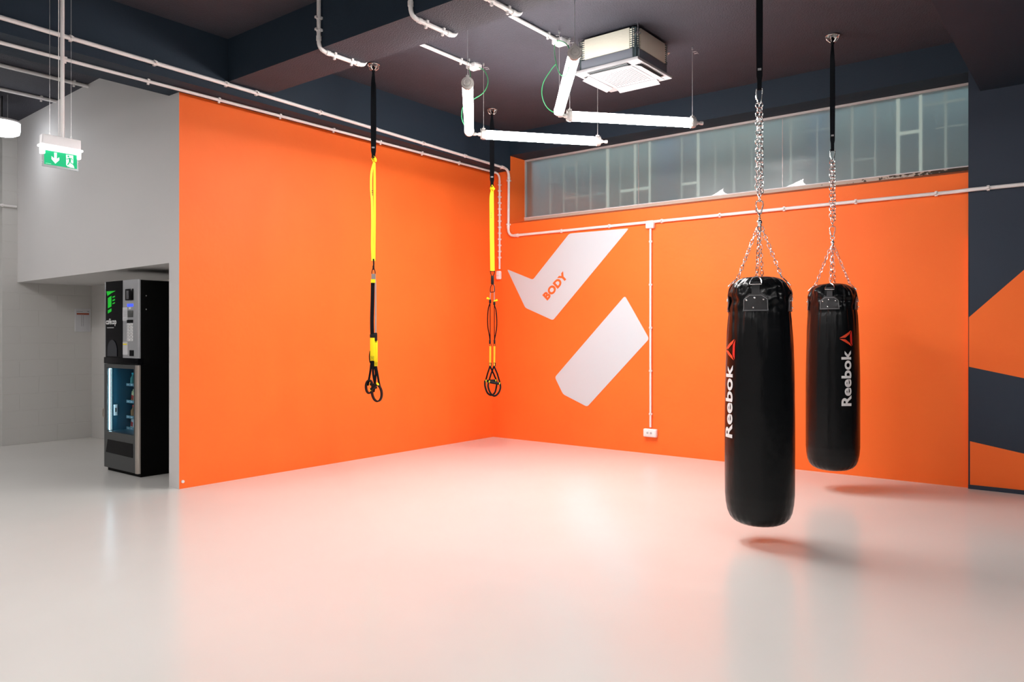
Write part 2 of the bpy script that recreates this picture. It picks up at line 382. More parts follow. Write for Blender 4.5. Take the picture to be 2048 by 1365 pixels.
bo = MB()
for pa, pb in ((1312, 1352), (1620, 1652)):
    p = onY(pa, 300, 1.10); q = onY(pb, 300, 1.10); bo.box((p.x, 1.10, 2.5), (q.x, 1.12, 4.2))
struct(bo.build('window_blue_panels', M['blue_panel']), 'bluish panels behind satin glass')

# ================================================================== LAMPS
ZT = 3.25
def tube_lamp(a, e, label, vis=True, wires=(1, 1), gland=(0, 1), group='suspended tube lights'):
    a = Vector((a[0], a[1], ZT)); e = Vector((e[0], e[1], ZT)); d = (e-a).normalized(); L = (e-a).length
    t = thing('tube_light', label, 'light', a, math.atan2(d.y, d.x), group)
    r = .042
    m = MB(); m.cyl((.05, 0, 0), (L-.05, 0, 0), r, 32)
    for f in m.bm.faces:
        f.normal_update(); f.material_index = 0 if abs(f.calc_center_median().z) > r*.55 and f.calc_center_median().z < 0 else 1
    m.build('diffuser_tube', [M['tube' if vis else 'tube_added'], M['tube_top']], t)
    if not vis:      # added lamps get a hood that keeps their light off ceiling and beams
        m = MB(); m.prism([(.0, -.10, .0), (.0, -.05, .06), (.0, .05, .06), (.0, .10, .0), (.0, .095, .0), (.0, .045, .052), (.0, -.045, .052), (.0, -.095, .0)], (L, 0, 0)); m.build('light_blocking_hood', M['ac_white'], t)
    for k, (x0, x1) in enumerate(((0, .05), (L-.05, L))):
        m = MB(); m.cyl((x0, 0, 0), (x1, 0, 0), r*1.04, 24); m.cyl((x0+.012, 0, 0), (x1-.012, 0, 0), r*1.15, 24)
        m.box((x0+.01, -.012, r), (x1-.01, .012, r+.018)); xe = 0 if k == 0 else L; se = -1 if k == 0 else 1
        m.tube([(xe+se*.002, r*.7*math.cos(q*PI/8), r*.7*math.sin(q*PI/8)) for q in range(16)], .003, 6, closed=True); m.cyl((xe, 0, r*.1), (xe+se*.006, 0, r*.1), .010, 10); m.box((min(xe, xe+se*.005), -.008, r*.2), (max(xe, xe+se*.005), .008, r*1.25))
        m.build('end_cap', M['cap'], t)
        if k in gland:
            s = -1 if k == 0 else 1; x = x0 if k == 0 else x1
            m = MB(); m.cyl((x, 0, 0), (x+s*.025, 0, 0), .018, 12); m.cyl((x+s*.025, 0, 0), (x+s*.05, 0, 0), .012, 12); m.cyl((x+s*.05, 0, 0), (x+s*.075, 0, 0), .016, 12)
            m.build('cable_gland', M['white_pvc'], t)
        xm = (x0+x1)/2
        if wires[k]:
            m = MB(); m.cyl((xm, 0, r+.015), (xm, 0, CEIL-ZT), .0018, 6); m.cyl((xm, 0, r+.01), (xm, 0, r+.035), .006, 8, .003)
            m.cyl((xm, 0, CEIL-ZT-.02), (xm, 0, CEIL-ZT), .008, 8)
            pts = [(xm+.02+.018*math.cos(q*.9)+q*.002, .01+.018*math.sin(q*.9), CEIL-ZT-.03-.002*q) for q in range(14)]
            m.tube(pts, .0012, 5); m.build('hanging_wire', M['wire'], t)
    return t
def hz(px, py): p = onZ(px, py, ZT); return (p.x, p.y)
tube_lamp(hz(935, 165), hz(938.5, 264), 'lit tube light leftmost of the four, pointing into the room', gland=(1,))
tube_lamp(hz(962, 269), hz(1200, 283), 'lit tube light second from left, nearest the orange corner', gland=(0, 1))
tube_lamp(hz(1150, 104), hz(1118, 223), 'lit tube light slanting just left of the ceiling air conditioner', gland=(1,))
tube_lamp(hz(1134, 232), hz(1390, 246), 'lit tube light rightmost of the four, below the air conditioner', gland=(0, 1))
# hooded tubes added out of the frame to brighten the room
SP = [((3.5, -6.3), (2.65, -5.4)), ((2.65, -7.4), (3.45, -6.6)), ((5.6, -5.75), (6.4, -4.9)), ((7.3, -3.9), (8.1, -3.0)), ((4.4, -9.6), (5.2, -8.8)),
      ((8.0, -6.6), (8.8, -5.7)), ((1.5, -8.0), (.7, -7.1)), ((7.3, -9.2), (8.1, -10.0)), ((-4.9, -8.6), (-5.8, -7.9)), ((-1.7, -6.7), (-1.0, -6.0)), ((-3.2, -6.6), (-3.9, -5.9)), ((-0.3, -7.9), (.3, -7.2))]
SPL = ['just above and left of the viewer', 'above the viewer, slanting the other way', 'just above and right of the viewer', 'right of the nearer punching bag', 'behind the viewer near the front wall',
       'far right above the floor', 'left of the viewer by the long beam', 'behind and right of the viewer', 'far left beyond the pendant lamps', 'facing the bulkhead near the partition', 'facing the bulkhead near the block wall',
       'under the long beam left of the viewer']
for k, (a, e) in enumerate(SP):
    tube_lamp(a, e, 'hooded tube light added for brightness outside the picture, ' + SPL[k], vis=False, gland=(), group='added tube lights out of view')
def pendant(x, y, z, label, group):
    t = thing('pendant_lamp', label, 'lamp', (x, y, z), 0, group)
    MB().lathe([(.06, -.085), (.13, -.082), (.162, -.066), (.170, -.03), (.170, .045)], 32).build('lamp_diffuser', M['pendant'], t)
    MB().lathe([(.172, .045), (.175, .055), (.165, .07), (.06, .085), (.04, .10)], 32).build('lamp_cap', M['ac_white'], t)
    MB().cyl((0, 0, .10), (0, 0, CEIL-z), .008, 8).build('cord', M['black'], t)
    for s in (1, -1): MB().cyl((.1*s, .02, .07), (.1*s, .02, CEIL-z), .0018, 6).build('hanging_wire', M['wire'], t)
p = at(4, 254, 8.3)
pendant(p.x, p.y, p.z, 'lit round pendant lamp at the left edge', 'round pendant lamps')
pendant(-4.6, -7.2, 3.38, 'round pendant lamp added for brightness outside the picture', 'added pendant lamps out of view')  # unseen pendant added for extra light on the left side

# ================================================================== CONDUITS
def conduit(pts, r, label, clipdir, clips, bend=.09, group=None, name='conduit'):
    pts = [Vector(p) for p in pts]; base = pts[0]
    t = thing(name, label, 'conduit', base, 0, group)
    MB().tube(fillet([p-base for p in pts], bend), r, 12).build('pipe', M['white_pvc'], t)
    # socket sleeves at bends
    for a, b_, c_ in zip(pts, pts[1:], pts[2:]):
        if (a-b_).normalized().dot((c_-b_).normalized()) < -.8: continue
        for q in (a, c_):
            if (q-b_).length < .3: continue
            d = (q-b_).normalized(); s0 = b_-base+d*(bend*1.0); MB().cyl(s0, s0+d*.035, r*1.22, 12).build('bend_sleeve', M['white_pvc'], t)
    # clips: list of (segment, spacing)
    for si, sp, cdir in clips:
        a, b_ = pts[si]-base, pts[si+1]-base; L = (b_-a).length; d = (b_-a)/L; cd_ = Vector(cdir); n = max(1, int((L-.2)/sp)); 
        for k in range(n+1):
            q = a + d*(.15+k*(L-.3)/max(n, 1)); s = d.cross(cd_).normalized()
            mm = MB()
            X = Matrix((( s.x, d.x, cd_.x, q.x), (s.y, d.y, cd_.y, q.y), (s.z, d.z, cd_.z, q.z), (0, 0, 0, 1)))
            mm.box((-r*1.35, -.010, -r*.4), (r*1.35, .010, r*1.25), M4=X); mm.box((-r*.5, -.008, -r*2.1), (r*.5, .008, -r*.8), M4=X)
            mm.build('conduit_clip', M['white_pvc'], t)
    return t
# upper run on the beam face, down the corner and across the back wall
xa = .285+.024; yb = -.024
conduit([(xa, -10.5, 3.60), (xa, -3.88, 3.522), (xa-.03, yb, 3.465), (xa-.04, yb, 2.605), (WX1-.10, yb, 2.602), (WX1+.0, -.052, 2.602), (8.6, -.054, 2.602)], .0165,
        'white conduit from the dark beam down the corner and across both back walls', None,
        [(0, .62, (-1, 0, 0)), (1, .62, (-1, 0, 0)), (2, .42, (0, 1, 0)), (3, .62, (0, 1, 0)), (5, .9, (0, 1, 0))], bend=.10)
conduit([(.13, -10.5, BU-.02), (.125, yb, BU-.02), (.125, yb, 2.19)], .0135, 'thin white conduit under the beam, dropping to the small corner box', None,
        [(0, .62, (0, 0, 1)), (1, .085, (0, 1, 0))], bend=.09)
zb = 3.555-.018
for x, bx, lab in ((1.57, -2.24, 'leftmost white conduit wrapping the cross beam'), (2.57, -2.24, 'middle white conduit wrapping the cross beam'), (3.17, None, 'rightmost white conduit passing under the cross beam')):
    pts = [(x, -4.02, CEIL), (x, -4.02, zb), (x, -3.55, zb), (x, -3.55, CEIL-.02)] + ([(x, bx, CEIL-.02)] if bx else [])
    conduit(pts, .0165, lab, None, [(0, .14, (0, 1, 0)), (1, .22, (0, 0, 1))] + ([(3, .6, (0, 0, 1))] if bx else []), bend=.07)
for px, lab, ye in ((130, 'upper grey conduit on the far left ceiling', -4.2), (178, 'lower grey conduit on the far left ceiling', -4.2)):
    p = onZ(0, px, CEIL-.02); conduit([(p.x, -9.5, CEIL-.02), (p.x, ye, CEIL-.02)], .019, lab, None, [(0, .8, (0, 0, 1))])
p = onX(33, 414, -4.075)
conduit([(-4.075, -4.6, p.z), (-4.075, p.y, p.z)], .014, 'short grey conduit stub at the far left wall edge', None, [(0, .15, (-1, 0, 0))])
# boxes
def wallbox(name, c_, sx, sz, d, label, cat, rocker=False, rnd=.012):
    t = thing(name, label, cat, c_)
    MB().box((-sx/2, -d, -sz/2), (sx/2, 0, sz/2), rnd, seg=3).build('box_body', M['ac_white'], t)
    return t
q = onY(1303, 450, 0); jx = q.x
t = wallbox('junction_box', (jx, 0, q.z), .098, .088, .055, 'white square junction box on the orange wall under the window', 'electrical box')
m = MB(); m.box((-.03, -.062, -.03), (.03, -.054, .03), .003); m.build('lid', M['ac_white'], t)
conduit([(jx, yb, q.z-.04), (jx, yb, .30)], .0125, 'vertical white conduit from junction box down to socket', None, [(0, .44, (0, 1, 0))])
q = onY(1303, 866, 0)
t = wallbox('wall_socket', (q.x, 0, q.z), .162, .092, .05, 'white double wall socket low on the orange wall', 'socket')
for s in (-1, 1):
    MB().box((s*.038-.033, -.055, -.036), (s*.038+.033, -.049, .036), .003).build('cover_plate', M['ac_white'], t)
    f = MB(); f.cyl((s*.022, -.0555, .002), (s*.022, -.0575, .002), .013, 16); f.build('socket_hole', M['slot'], t)
q = onY(1000, 551, 0)
t = wallbox('small_switch_box', (q.x, 0, q.z), .072, .115, .05, 'small white rounded box ending the thin conduit near the corner', 'electrical box', rnd=.02)
MB().box((-.022, -.0525, -.006), (.022, -.0495, -.003)).build('groove', M['slot'], t)
t = thing('cable_cap', 'tiny white plastic cap at the foot of the partition edge', 'cap', (0.0, -4.26, .062))
MB().cyl((0, 0, 0), (.012, 0, 0), .013, 14).build('cap_disc', M['ac_white'], t)
for x, lab, which in ((1.57, 'white ceiling junction box of the left tube pair', 1), (2.57, 'white ceiling junction box of the right tube pair', 2)):
    t = thing('ceiling_junction_box', lab, 'electrical box', (x, -2.2, CEIL))
    MB().box((-.055, -.055, -.045), (.055, .055, 0), .006).build('box_body', M['ac_white'], t)
    m = MB(); pts = [(.05+.045*math.cos(k*.7), -.02+.02*math.sin(k*.7)+k*.002, -.03-.03*math.sin(k*.7)) for k in range(18)]
    m.tube(pts, .0015, 5); m.build('wire_curl', M['wire'], t)
d1 = 7.35
def cable(pts, label):
    P = smooth([at(*p) for p in pts], 8); base = P[0]
    o = MB().tube([q-base for q in P], .0042, 7).build('green_cable', M['green_cable'], loc=base); return tag(o, label, 'cable')
cable([(936, 136, 7.33), (939, 140, 7.2), (941, 150, 6.8), (940, 158, 6.2), (937, 166, 5.95)], 'short green cable dropping onto the leftmost tube light')
cable([(938, 133, 7.33), (950, 133, 7.33), (968, 141, 7.25), (976, 162, 7.15), (968, 184, 7.1), (948, 198, 7.1), (930, 208, 7.15), (923.5, 225, 7.2), (926, 245, 7.2), (940, 262, 7.25), (955, 267, 7.3)], 'green cable looping down to the tube light by the corner')
cable([(1110, 84, 6.75), (1109, 100, 6.6), (1112, 125, 6.2), (1120, 148, 5.8), (1132, 150, 5.4), (1141, 118, 5.25), (1136, 92, 5.3), (1122, 82, 6.3), (1113, 82, 6.7)], 'green cable hanging beside the slanting tube light')
cable([(1112, 128, 6.75), (1102, 140, 6.75), (1087, 165, 6.75), (1084, 190, 6.75), (1092, 212, 6.75), (1106, 224, 6.75), (1124, 228, 6.75), (1136, 231, 6.75)], 'green cable loop reaching the tube light below the air conditioner')

# ================================================================== AIR CONDITIONER
acx, acy, pz = 2.99, -1.83, 3.62
t = thing('air_conditioner', 'white ceiling cassette air conditioner with open flaps and cream sides', 'air conditioner', (acx, acy, pz))
h = .2875; zt = .285
m = MB(); m.box((-h+.01, -h+.01, .02), (h-.01, h-.01, zt-.005)); m.build('casing', M['ac_corner'], t)
for (nx, ny) in ((0, -1), (1, 0), (0, 1), (-1, 0)):
    R4 = Matrix.Rotation(math.atan2(ny, nx)+PI/2, 4, 'Z')
    m = MB(); m.box((-h+.065, -h-.004, .11), (h-.065, -h+.02, zt), .006, R4)
    m.box((-h+.04, -h-.001, .195), (h-.04, -h+.02, .2), 0, R4)
    for k in range(9):
        for s in (-1, 1): m.box((s*(h-.045)-.02, -h+.000, .118+k*.018), (s*(h-.045)+.02, -h+.02, .127+k*.018), .002, R4)
    m.build('foam_side', M['ac_foam'], t)
    m = MB(); m.box((-h+.035, -h-.006, .012), (h-.035, -h+.02, .105), .003, R4); m.build('lower_band', M['ac_band'], t)
    m = MB(); X = Matrix.Rotation(math.atan2(ny, nx)+PI*.75, 4, 'Z')
    m.box((-.03, -h*1.33, .02), (.03, -h*1.33+.03, zt), .002, X); m.box((-.016, -h*1.33-.012, .11), (.016, -h*1.33, .135), .002, X); m.box((-.01, -h*1.33-.008, .17), (.01, -h*1.33, .185), .002, X)
    m.build('corner_bracket', M['ac_corner'], t)
    m = MB(); m.cyl(X @ Vector((.012, -h*1.33-.02, .2)), X @ Vector((.012, -h*1.33-.02, CEIL-pz)), .005, 8); m.box((-.025, -h*1.33-.035, .215), (.035, -h*1.33, .222), 0, X)
    m.cyl(X @ Vector((.012, -h*1.33-.02, .222)), X @ Vector((.012, -h*1.33-.02, .235)), .01, 6); m.build('hanger_bolt', M['steel'], t)
p_ = .315
m = MB(); m.box((-p_, -p_, -.006), (p_, p_, .02), .006); m.box((-.20, -.20, -.012), (.20, .20, 0), .004); m.build('panel', M['ac_panel'], t)
m = MB()
for i in range(15):
    for j in range(15):
        x = -.165+i*.0236; y = -.165+j*.0236 + (.0118 if i % 2 else 0)
        if abs(y) < .17: m.cyl((x, y, -.0122), (x, y, -.0135), 0.0068, 8)
m.build('grille_holes', M['perf'], t)
for (nx, ny) in ((0, -1), (1, 0), (0, 1), (-1, 0)):
    R4 = Matrix.Rotation(math.atan2(ny, nx)+PI/2, 4, 'Z')
    m = MB(); m.box((-.20, -.285, -.0075), (.20, -.225, -.004), 0, R4); so = m.build('air_slot', M['hole'], t)
    m = MB()
    for k in range(3): m.box((-.19, -.278+k*.018, -.010), (.19, -.274+k*.018, -.0065), 0, R4)
    m.build('slot_vane', M['slot'], so)
    X = R4 @ Matrix.Translation((0, -.225, -.008)) @ Matrix.Rotation(math.radians(22), 4, 'X')
    m = MB(); m.box((-.205, -.075, -.003), (.205, 0, .003), .002, X); m.build('flap', M['ac_panel'], t)

# ================================================================== WALL SHAPES AND LETTERING
def rounded(poly, r, n=4):
    P = [Vector(p) for p in poly]; out = []
    for i, b_ in enumerate(P):
        a = P[i-1]; c_ = P[(i+1) % len(P)]; d1 = (a-b_).normalized(); d2 = (c_-b_).normalized()
        for k in range(n+1):
            q = k/n; out.append((b_+d1*r)*(1-q)**2 + b_*2*q*(1-q) + (b_+d2*r)*q*q)
    return out
Z0 = lambda px, py: onY(px, py, 0)
pz_ = [(1014.5, 539), (1066, 560), (1139, 467.5), (1258, 457), (1106, 641), (1051, 616)]
t = thing('wall_decal', 'white bent arrow-like panel lettered BODY on the orange wall', 'wall decal', Z0(1106, 641), 0, 'white wall shapes')
off = -Z0(1106, 641)
P = [Z0(*p)+off for p in pz_]
m = MB(); m.prism(rounded(P, .03), (0, -.004, 0)); m.build('panel', M['decal'], t)
A_ = Z0(1095.5, 602)+off; B_ = Z0(1137.5, 554)+off; H_ = Z0(1085, 590.5)+off-A_
fn = lambda u, v, d: A_ + (B_-A_)*u + H_*v + Vector((0, -.0045-d, 0))
m = MB(); m.text('BODY', fn, off=.055, depth=.002, space=1.08); lo = m.build('lettering', M['lettering'], t); lo['label'] = 'orange letters BODY'
pz_ = [(1250, 592), (1298.5, 678), (1174.5, 814), (1126.5, 789), (1110, 755)]
b0 = Z0(1175, 814)
m = MB(); m.prism(rounded([Z0(*p)-b0 for p in pz_], .03), (0, -.004, 0)); o = m.build('wall_decal', M['decal'], loc=b0)
tag(o, 'plain white slanted panel below the lettered one on orange wall', 'wall decal', 'white wall shapes')

# ================================================================== ANCHORS, STRAPS
def face_rot(px): return TH - math.atan(ray(px))
def anchor(p, rot, label):
    t = thing('ceiling_anchor', label, 'anchor', p, rot, 'ceiling anchors')
    MB().cyl((0, 0, -.008), (0, 0, 0), .052, 28).build('base_disc', M['steel'], t)
    m = MB()
    ring = [(.056*math.cos(a), .056*math.sin(a), -.01) for a in [2*PI*k/28 for k in range(28)]]; m.tube(ring, .0045, 8, closed=True)
    m.build('rim_ring', M['steel'], t)
    m = MB()
    for an in (0.2, 1.25, 2.3):
        m.tube([(.054*math.cos(a)*math.cos(an), .054*math.cos(a)*math.sin(an), -.01-.055*math.sin(a)) for a in [PI*k/14 for k in range(15)]], .0045, 8)
    m.build('hook_bar', M['steel'], t)
    m = MB()
    for k in range(3):
        a = k*2*PI/3+.4; m.cyl((.035*math.cos(a), .035*math.sin(a), -.02), (.035*math.cos(a), .035*math.sin(a), -.008), .006, 6)
    m.build('anchor_bolt', M['steel'], t)
    return t
def strap(p, rot, z1, label, w=.036, twist=True):
    L = CEIL-.06-z1; t = thing('hanging_strap', label, 'strap', (p.x, p.y, z1), rot, 'black hanging straps')
    for s in (-1, 1):
        n = 30; pts = []; ang = []
        for k in range(n+1):
            q = k/n; pts.append((s*.003*math.sin(PI*q), s*(.004+.010*math.sin(PI*q)), L*(1-q)+.0))
            ang.append((0.9*s*math.exp(-(q*6)**2) + (1.2*math.exp(-((q-.05)*14)**2) if twist else 0)))
        wf = lambda i: w*(.45+.55*min(1, (i/n)*7))*(1 if i < n-2 else .75)
        MB().ribbon(pts, wf, .003, lambda i: (math.cos(ang[i]), math.sin(ang[i]), 0)).build('webbing_band', M['webbing'], t)
    # knot around the hook bars
    m = MB(); m.tube([(0, -.012, L), (-.012, -.016, L+.02), (0, 0, L+.034), (.012, .016, L+.02), (0, .012, L)], lambda i: .010, 8); m.ball((0, 0, L-.006), .015, (1.1, 1, 1.6))
    m.build('webbing_knot', M['webbing'], t)
    m = MB(); m.box((-w*.3, -.019, L*.13), (w*.3, -.015, L*.13+.014)); m.build('strap_tag', M['stitch'], t)
    return t

# ================================================================== CHAINS, BAGS
def link(m, c_, ax, side, L, wd, r):
    ax = Vector(ax).normalized(); side = Vector(side); side = (side-ax*side.dot(ax)).normalized(); hl = L/2-wd/2; pts = []
    for k in range(7): a = PI*k/6; pts.append(c_ + ax*(hl+wd/2*math.sin(a)) + side*(wd/2*math.cos(a)))
    for k in range(7): a = PI*k/6; pts.append(c_ - ax*(hl+wd/2*math.sin(a)) - side*(wd/2*math.cos(a)))
    m.tube(pts, r, 7, closed=True)
def chain(m, a, b_, L=.034, wd=.017, r=.0028, ph=0):
    a = Vector(a); b_ = Vector(b_); d = b_-a; D = d.length; ax = d/D; n = max(2, round(D/(L-2*r))); st = D/n
    s0 = ax.cross(Vector((.3, 1, .1))).normalized(); s1 = ax.cross(s0)
    for k in range(n):
        an = (k % 2)*PI/2 + ph + random.uniform(-.25, .25)
        link(m, a+ax*(st*(k+.5)), ax, s0*math.cos(an)+s1*math.sin(an), st+2*r, wd, r)
def carabiner(m, top, bot, w_, r=.005):
    top = Vector(top); bot = Vector(bot); H = (top-bot).z
    pts = [(0, 0, top.z), (w_*.42, 0, top.z-.01), (w_*.5, 0, top.z-.03), (w_*.3, 0, bot.z+.03), (w_*.22, 0, bot.z+.008), (0, 0, bot.z), (-w_*.22, 0, bot.z+.008), (-w_*.3, 0, bot.z+.03), (-w_*.5, 0, top.z-.03), (-w_*.42, 0, top.z-.01)]
    pts = [(p[0]+top.x, top.y, p[2]) for p in pts]; m.tube(pts, r, 8, closed=True)
    m.cyl((top.x-w_*.46, top.y, top.z-.05), (top.x-w_*.38, top.y, top.z-.075), r*1.5, 8)
HB = 1.61
BAGP = [(.03, .0), (.09, .003), (.13, .012), (.165, .030), (.187, .055), (.202, .09), (.212, .14), (.217, .20), (.218, .35), (.218, .55), (.217, .75), (.215, .92), (.212, 1.05), (.207, 1.16), (.201, 1.25), (.195, 1.32), (.190, 1.38), (.189, 1.44), (.188, 1.49), (.181, 1.53), (.164, 1.56), (.14, 1.582), (.11, 1.598), (.06, 1.606), (.02, 1.606)]
def brad(z):
    for (r0, z0), (r1, z1) in zip(BAGP, BAGP[1:]):
        if z0 <= z <= z1: return r0+(r1-r0)*((z-z0)/max(z1-z0, 1e-6))
    return .1
def bagf(a, z):
    if z < .12:
        k = 1-z/.12; return 1 + .012*k*math.sin(a*26)
    k = max(0, min(1, (z-1.05)/.30)); k2 = max(0, min(1, (z-1.33)/.1))
    v = noise.noise(Vector((math.cos(a)*5.5, math.sin(a)*5.5, z*1.6)))*.055*k + noise.noise(Vector((math.cos(a)*3, math.sin(a)*3, z*19)))*.085*k2 + abs(noise.noise(Vector((math.cos(a)*13, math.sin(a)*13, z*2.2))))*.045*k
    v += .004*math.sin(a*3+z*2) + .006*noise.noise(Vector((math.cos(a)*2, math.sin(a)*2, z*3)))
    for j in range(4):
        da = (a + PI/2 - j*PI/2 + PI) % (2*PI) - PI; v += -.035*math.exp(-(da/.16)**2)*k2
    return 1+v
def dense(prof, st=.012):
    out = []
    for (r0, z0), (r1, z1) in zip(prof, prof[1:]):
        n = max(1, int(math.hypot(r1-r0, z1-z0)/st))
        for k in range(n): q = k/n; out.append((r0+(r1-r0)*q, z0+(z1-z0)*q))
    out.append(prof[-1]); return out
_body = {}
def cyl_pt(ang, z, off):      # ang measured from local -y towards +x
    a = ang-PI/2; r = brad(z)*bagf(a, z)+off; return Vector((r*math.cos(a), r*math.sin(a), z))
def bag(c_, z0, rot, ztop, zring, label, spin, lrot):
    rot -= math.radians(7)
    t = thing('punching_bag', label, 'punching bag', (c_.x, c_.y, z0), rot+spin, 'black punching bags')
    def part(name, maker, mt, parent=t, lab=None):
        if name in _body and maker is not None: o = bpy.data.objects.new(name, _body[name]); C.objects.link(o); o.parent = parent
        else: o = maker().build(name, mt, parent); _body[name] = o.data
        if lab: o['label'] = lab
        return o
    body = part('bag_body', lambda: MB().lathe(dense(BAGP), 160, f=bagf), M['vinyl'])
    # print: reading upwards, right of the front by lrot
    aw = .088; L0, L1 = .570, 1.036
    def wr():
        m = MB(); fn = lambda u, v, d: cyl_pt(lrot + (.5-v)*aw/.217, L0+(L1-L0)*u, .0035+d)
        return m.text('Reebok', fn, off=.028, cuts=2, space=1.02)
    part('brand_lettering', wr, M['print_white'], body, 'white lettering Reebok')
    def fl(pp):
        m = MB()
        q = [cyl_pt(lrot+(x-.5)*.112/.21, 1.068+.135*y, .0045) for x, y in pp]
        # subdivide quads for curvature
        n = 6; P1, P2, P3, P4 = [Vector((*p, 0)) for p in pp]
        for i in range(n):
            for j in range(2):
                cs = []
                for (s_, r_) in ((i/n, j/2), ((i+1)/n, j/2), ((i+1)/n, (j+1)/2), (i/n, (j+1)/2)):
                    w_ = (P1*(1-s_)+P2*s_)*(1-r_) + (P4*(1-s_)+P3*s_)*r_
                    cs.append(cyl_pt(lrot+(w_.x-.5)*.112/.21, 1.068+.135*w_.y, .004))
                m.faces(cs, [(0, 1, 2, 3)])
        return m
    part('emblem_blade', lambda: fl([(0, .52), (.93, 1.0), (.80, .78), (.42, .54)]), M['print_orange'], body, 'orange red upper blade of triangle emblem')
    part('emblem_blade_lower', lambda: fl([(0, .46), (.93, 0), (.80, .20), (.42, .44)]), M['print_orange'], body, 'orange red lower blade of triangle emblem')
    part('emblem_blade_side', lambda: fl([(1.0, .98), (1.0, .02), (.82, .26), (.82, .72)]), M['print_red'], body, 'red side blade of triangle emblem')
    for j in range(4):
        a0 = j*PI/2
        def pt(da, z, o_):
            a = a0+da-PI/2; rr = max(brad(z)*1.012, brad(z)*min(bagf(a, z), 1.035)) + o_; return Vector((rr*math.cos(a), rr*math.sin(a), z))
        def strp():
            m = MB(); zs = [1.465+.10*k/8 for k in range(9)]
            m.ribbon([pt(0, min(z, 1.585), .006) for z in zs], .046, .004, Matrix.Rotation(a0, 3, 'Z') @ Vector((1, 0, 0))); return m
        part('strap_loop_%d' % j, strp, M['patch']).name = 'strap_loop'
        def ptc():
            m = MB(); n = 8; zt_, zl = 1.49, 1.378
            for i in range(n):
                for k in range(5):
                    cs = []
                    for (ii, kk) in ((i, k), (i+1, k), (i+1, k+1), (i, k+1)):
                        v = kk/5; hw = (.62 if v < .7 else .62-.30*(v-.7)/.3)/2 + (.02 if v < .1 else 0)
                        cs.append(pt((ii/n-.5)*2*hw*1.25, zl+(zt_-zl)*v, .004))
                    m.faces(cs, [(0, 1, 2, 3)])
            bmesh.ops.remove_doubles(m.bm, verts=m.bm.verts, dist=1e-4)
            bmesh.ops.solidify(m.bm, geom=m.bm.faces[:], thickness=-.003)
            return m
        pp = part('patch_%d' % j, ptc, M['patch']); pp.name = 'stitched_patch'
        def st():
            m = MB(); hw = .375; h2 = .345
            loop = [pt(-hw+2*hw*k/12, 1.384, .010) for k in range(13)] + [pt(hw+(h2-hw)*k/5, 1.384+.07*k/5, .010) for k in range(1, 6)] + [pt(h2-.16*k/3, 1.454+.022*k/3, .010) for k in range(1, 4)] + [pt(.185-.37*k/5, 1.478, .010) for k in range(6)] + [pt(-h2+.16*(3-k)/3, 1.454+.022*(3-k)/3, .010) for k in range(1, 4)] + [pt(-h2+(h2-hw)*k/5, 1.454-.07*k/5, .010) for k in range(1, 5)]
            m.tube(loop, .0014, 5, closed=True); return m
        part('stitch_%d' % j, st, M['stitch'], pp).name = 'stitching'
        for k, (da, z) in enumerate(((-.26, 1.448), (-.02, 1.462), (.24, 1.452), (-.06, 1.402))):
            q = pt(da, z, .010); o = MB().ball((0, 0, 0), .0065).build('rivet', M['chrome'], pp, loc=q)
        def dr():
            m = MB(); c0 = pt(0, 1.556, .016); sd = Matrix.Rotation(a0, 3, 'Z') @ Vector((1, 0, 0)); ou = Matrix.Rotation(a0, 3, 'Z') @ Vector((0, -1, 0))
            pts = []
            for k in range(13):
                a = PI*k/12; pts.append(c0 + sd*(.036*math.cos(a)) + Vector((0, 0, .052*math.sin(a)-.008)) - ou*(.050*math.sin(a)-.006))
            m.tube(pts, .0036, 8, closed=True); return m
        part('dring_%d' % j, dr, M['chrome']).name = 'd_ring'
        m = MB(); e = Matrix.Rotation(a0, 3, 'Z') @ Vector((0, -.137, 1.600)); sp_ = Matrix.Rotation(a0, 3, 'Z') @ Vector((0, -.012, HB+.33-.01))
        chain(m, sp_, e, L=.036, wd=.019, r=.0028, ph=j*.5); m.build('suspension_chain', M['chrome'], t)
    inv = Matrix.Rotation(-spin+math.radians(7), 4, 'Z')   # the upper hardware faces the viewer
    zs = HB+.33
    m = MB(); m.cyl((0, 0, zs-.012), (0, 0, zs+.03), .013, 12); m.cyl((0, 0, zs+.03), (0, 0, zs+.05), .009, 12); m.ball((0, 0, zs+.02), .018)
    ln = zring-z0
    m.tube([(.016*math.cos(a), 0, zs+.062+.016*math.sin(a)) for a in [2*PI*k/14 for k in range(14)]], .004, 8, closed=True); m.build('swivel', M['chrome'], t)
    m = MB(); carabiner(m, (0, 0, zs+.165), (0, 0, zs+.07), .045, .0048); bmesh.ops.transform(m.bm, matrix=inv, verts=m.bm.verts); m.build('lower_carabiner', M['chrome'], t)
    zc = ztop-z0; m = MB(); carabiner(m, (0, 0, zc), (0, 0, zc-.11), .040, .0048); bmesh.ops.transform(m.bm, matrix=inv, verts=m.bm.verts); m.build('upper_carabiner', M['chrome'], t)
    m = MB()
    for s in (-1, 1): chain(m, (s*.010, 0, zc-.10), (s*.013, 0, zs+.21), L=.036, wd=.025, r=.0036, ph=.4*s)
    chain(m, (0, 0, zs+.225), (0, 0, zs+.155), L=.036, wd=.022, r=.0032)
    bmesh.ops.transform(m.bm, matrix=inv, verts=m.bm.verts); m.build('main_chain', M['chrome'], t)
    return t
LR = math.radians(37)
p2 = at(1665, 70, 6.605); p2.z = CEIL; r2 = face_rot(1665)
anchor(p2, r2, 'steel ceiling anchor holding the farther punching bag'); strap(p2, r2, 1.35+(HOR-302)*.004314, 'black strap holding the farther punching bag')
bag(p2, 1.35-(940-HOR)*.004314, r2, 1.35+(HOR-297)*.004314, 0, 'farther black punching bag with white lettering right of centre', 0, LR)
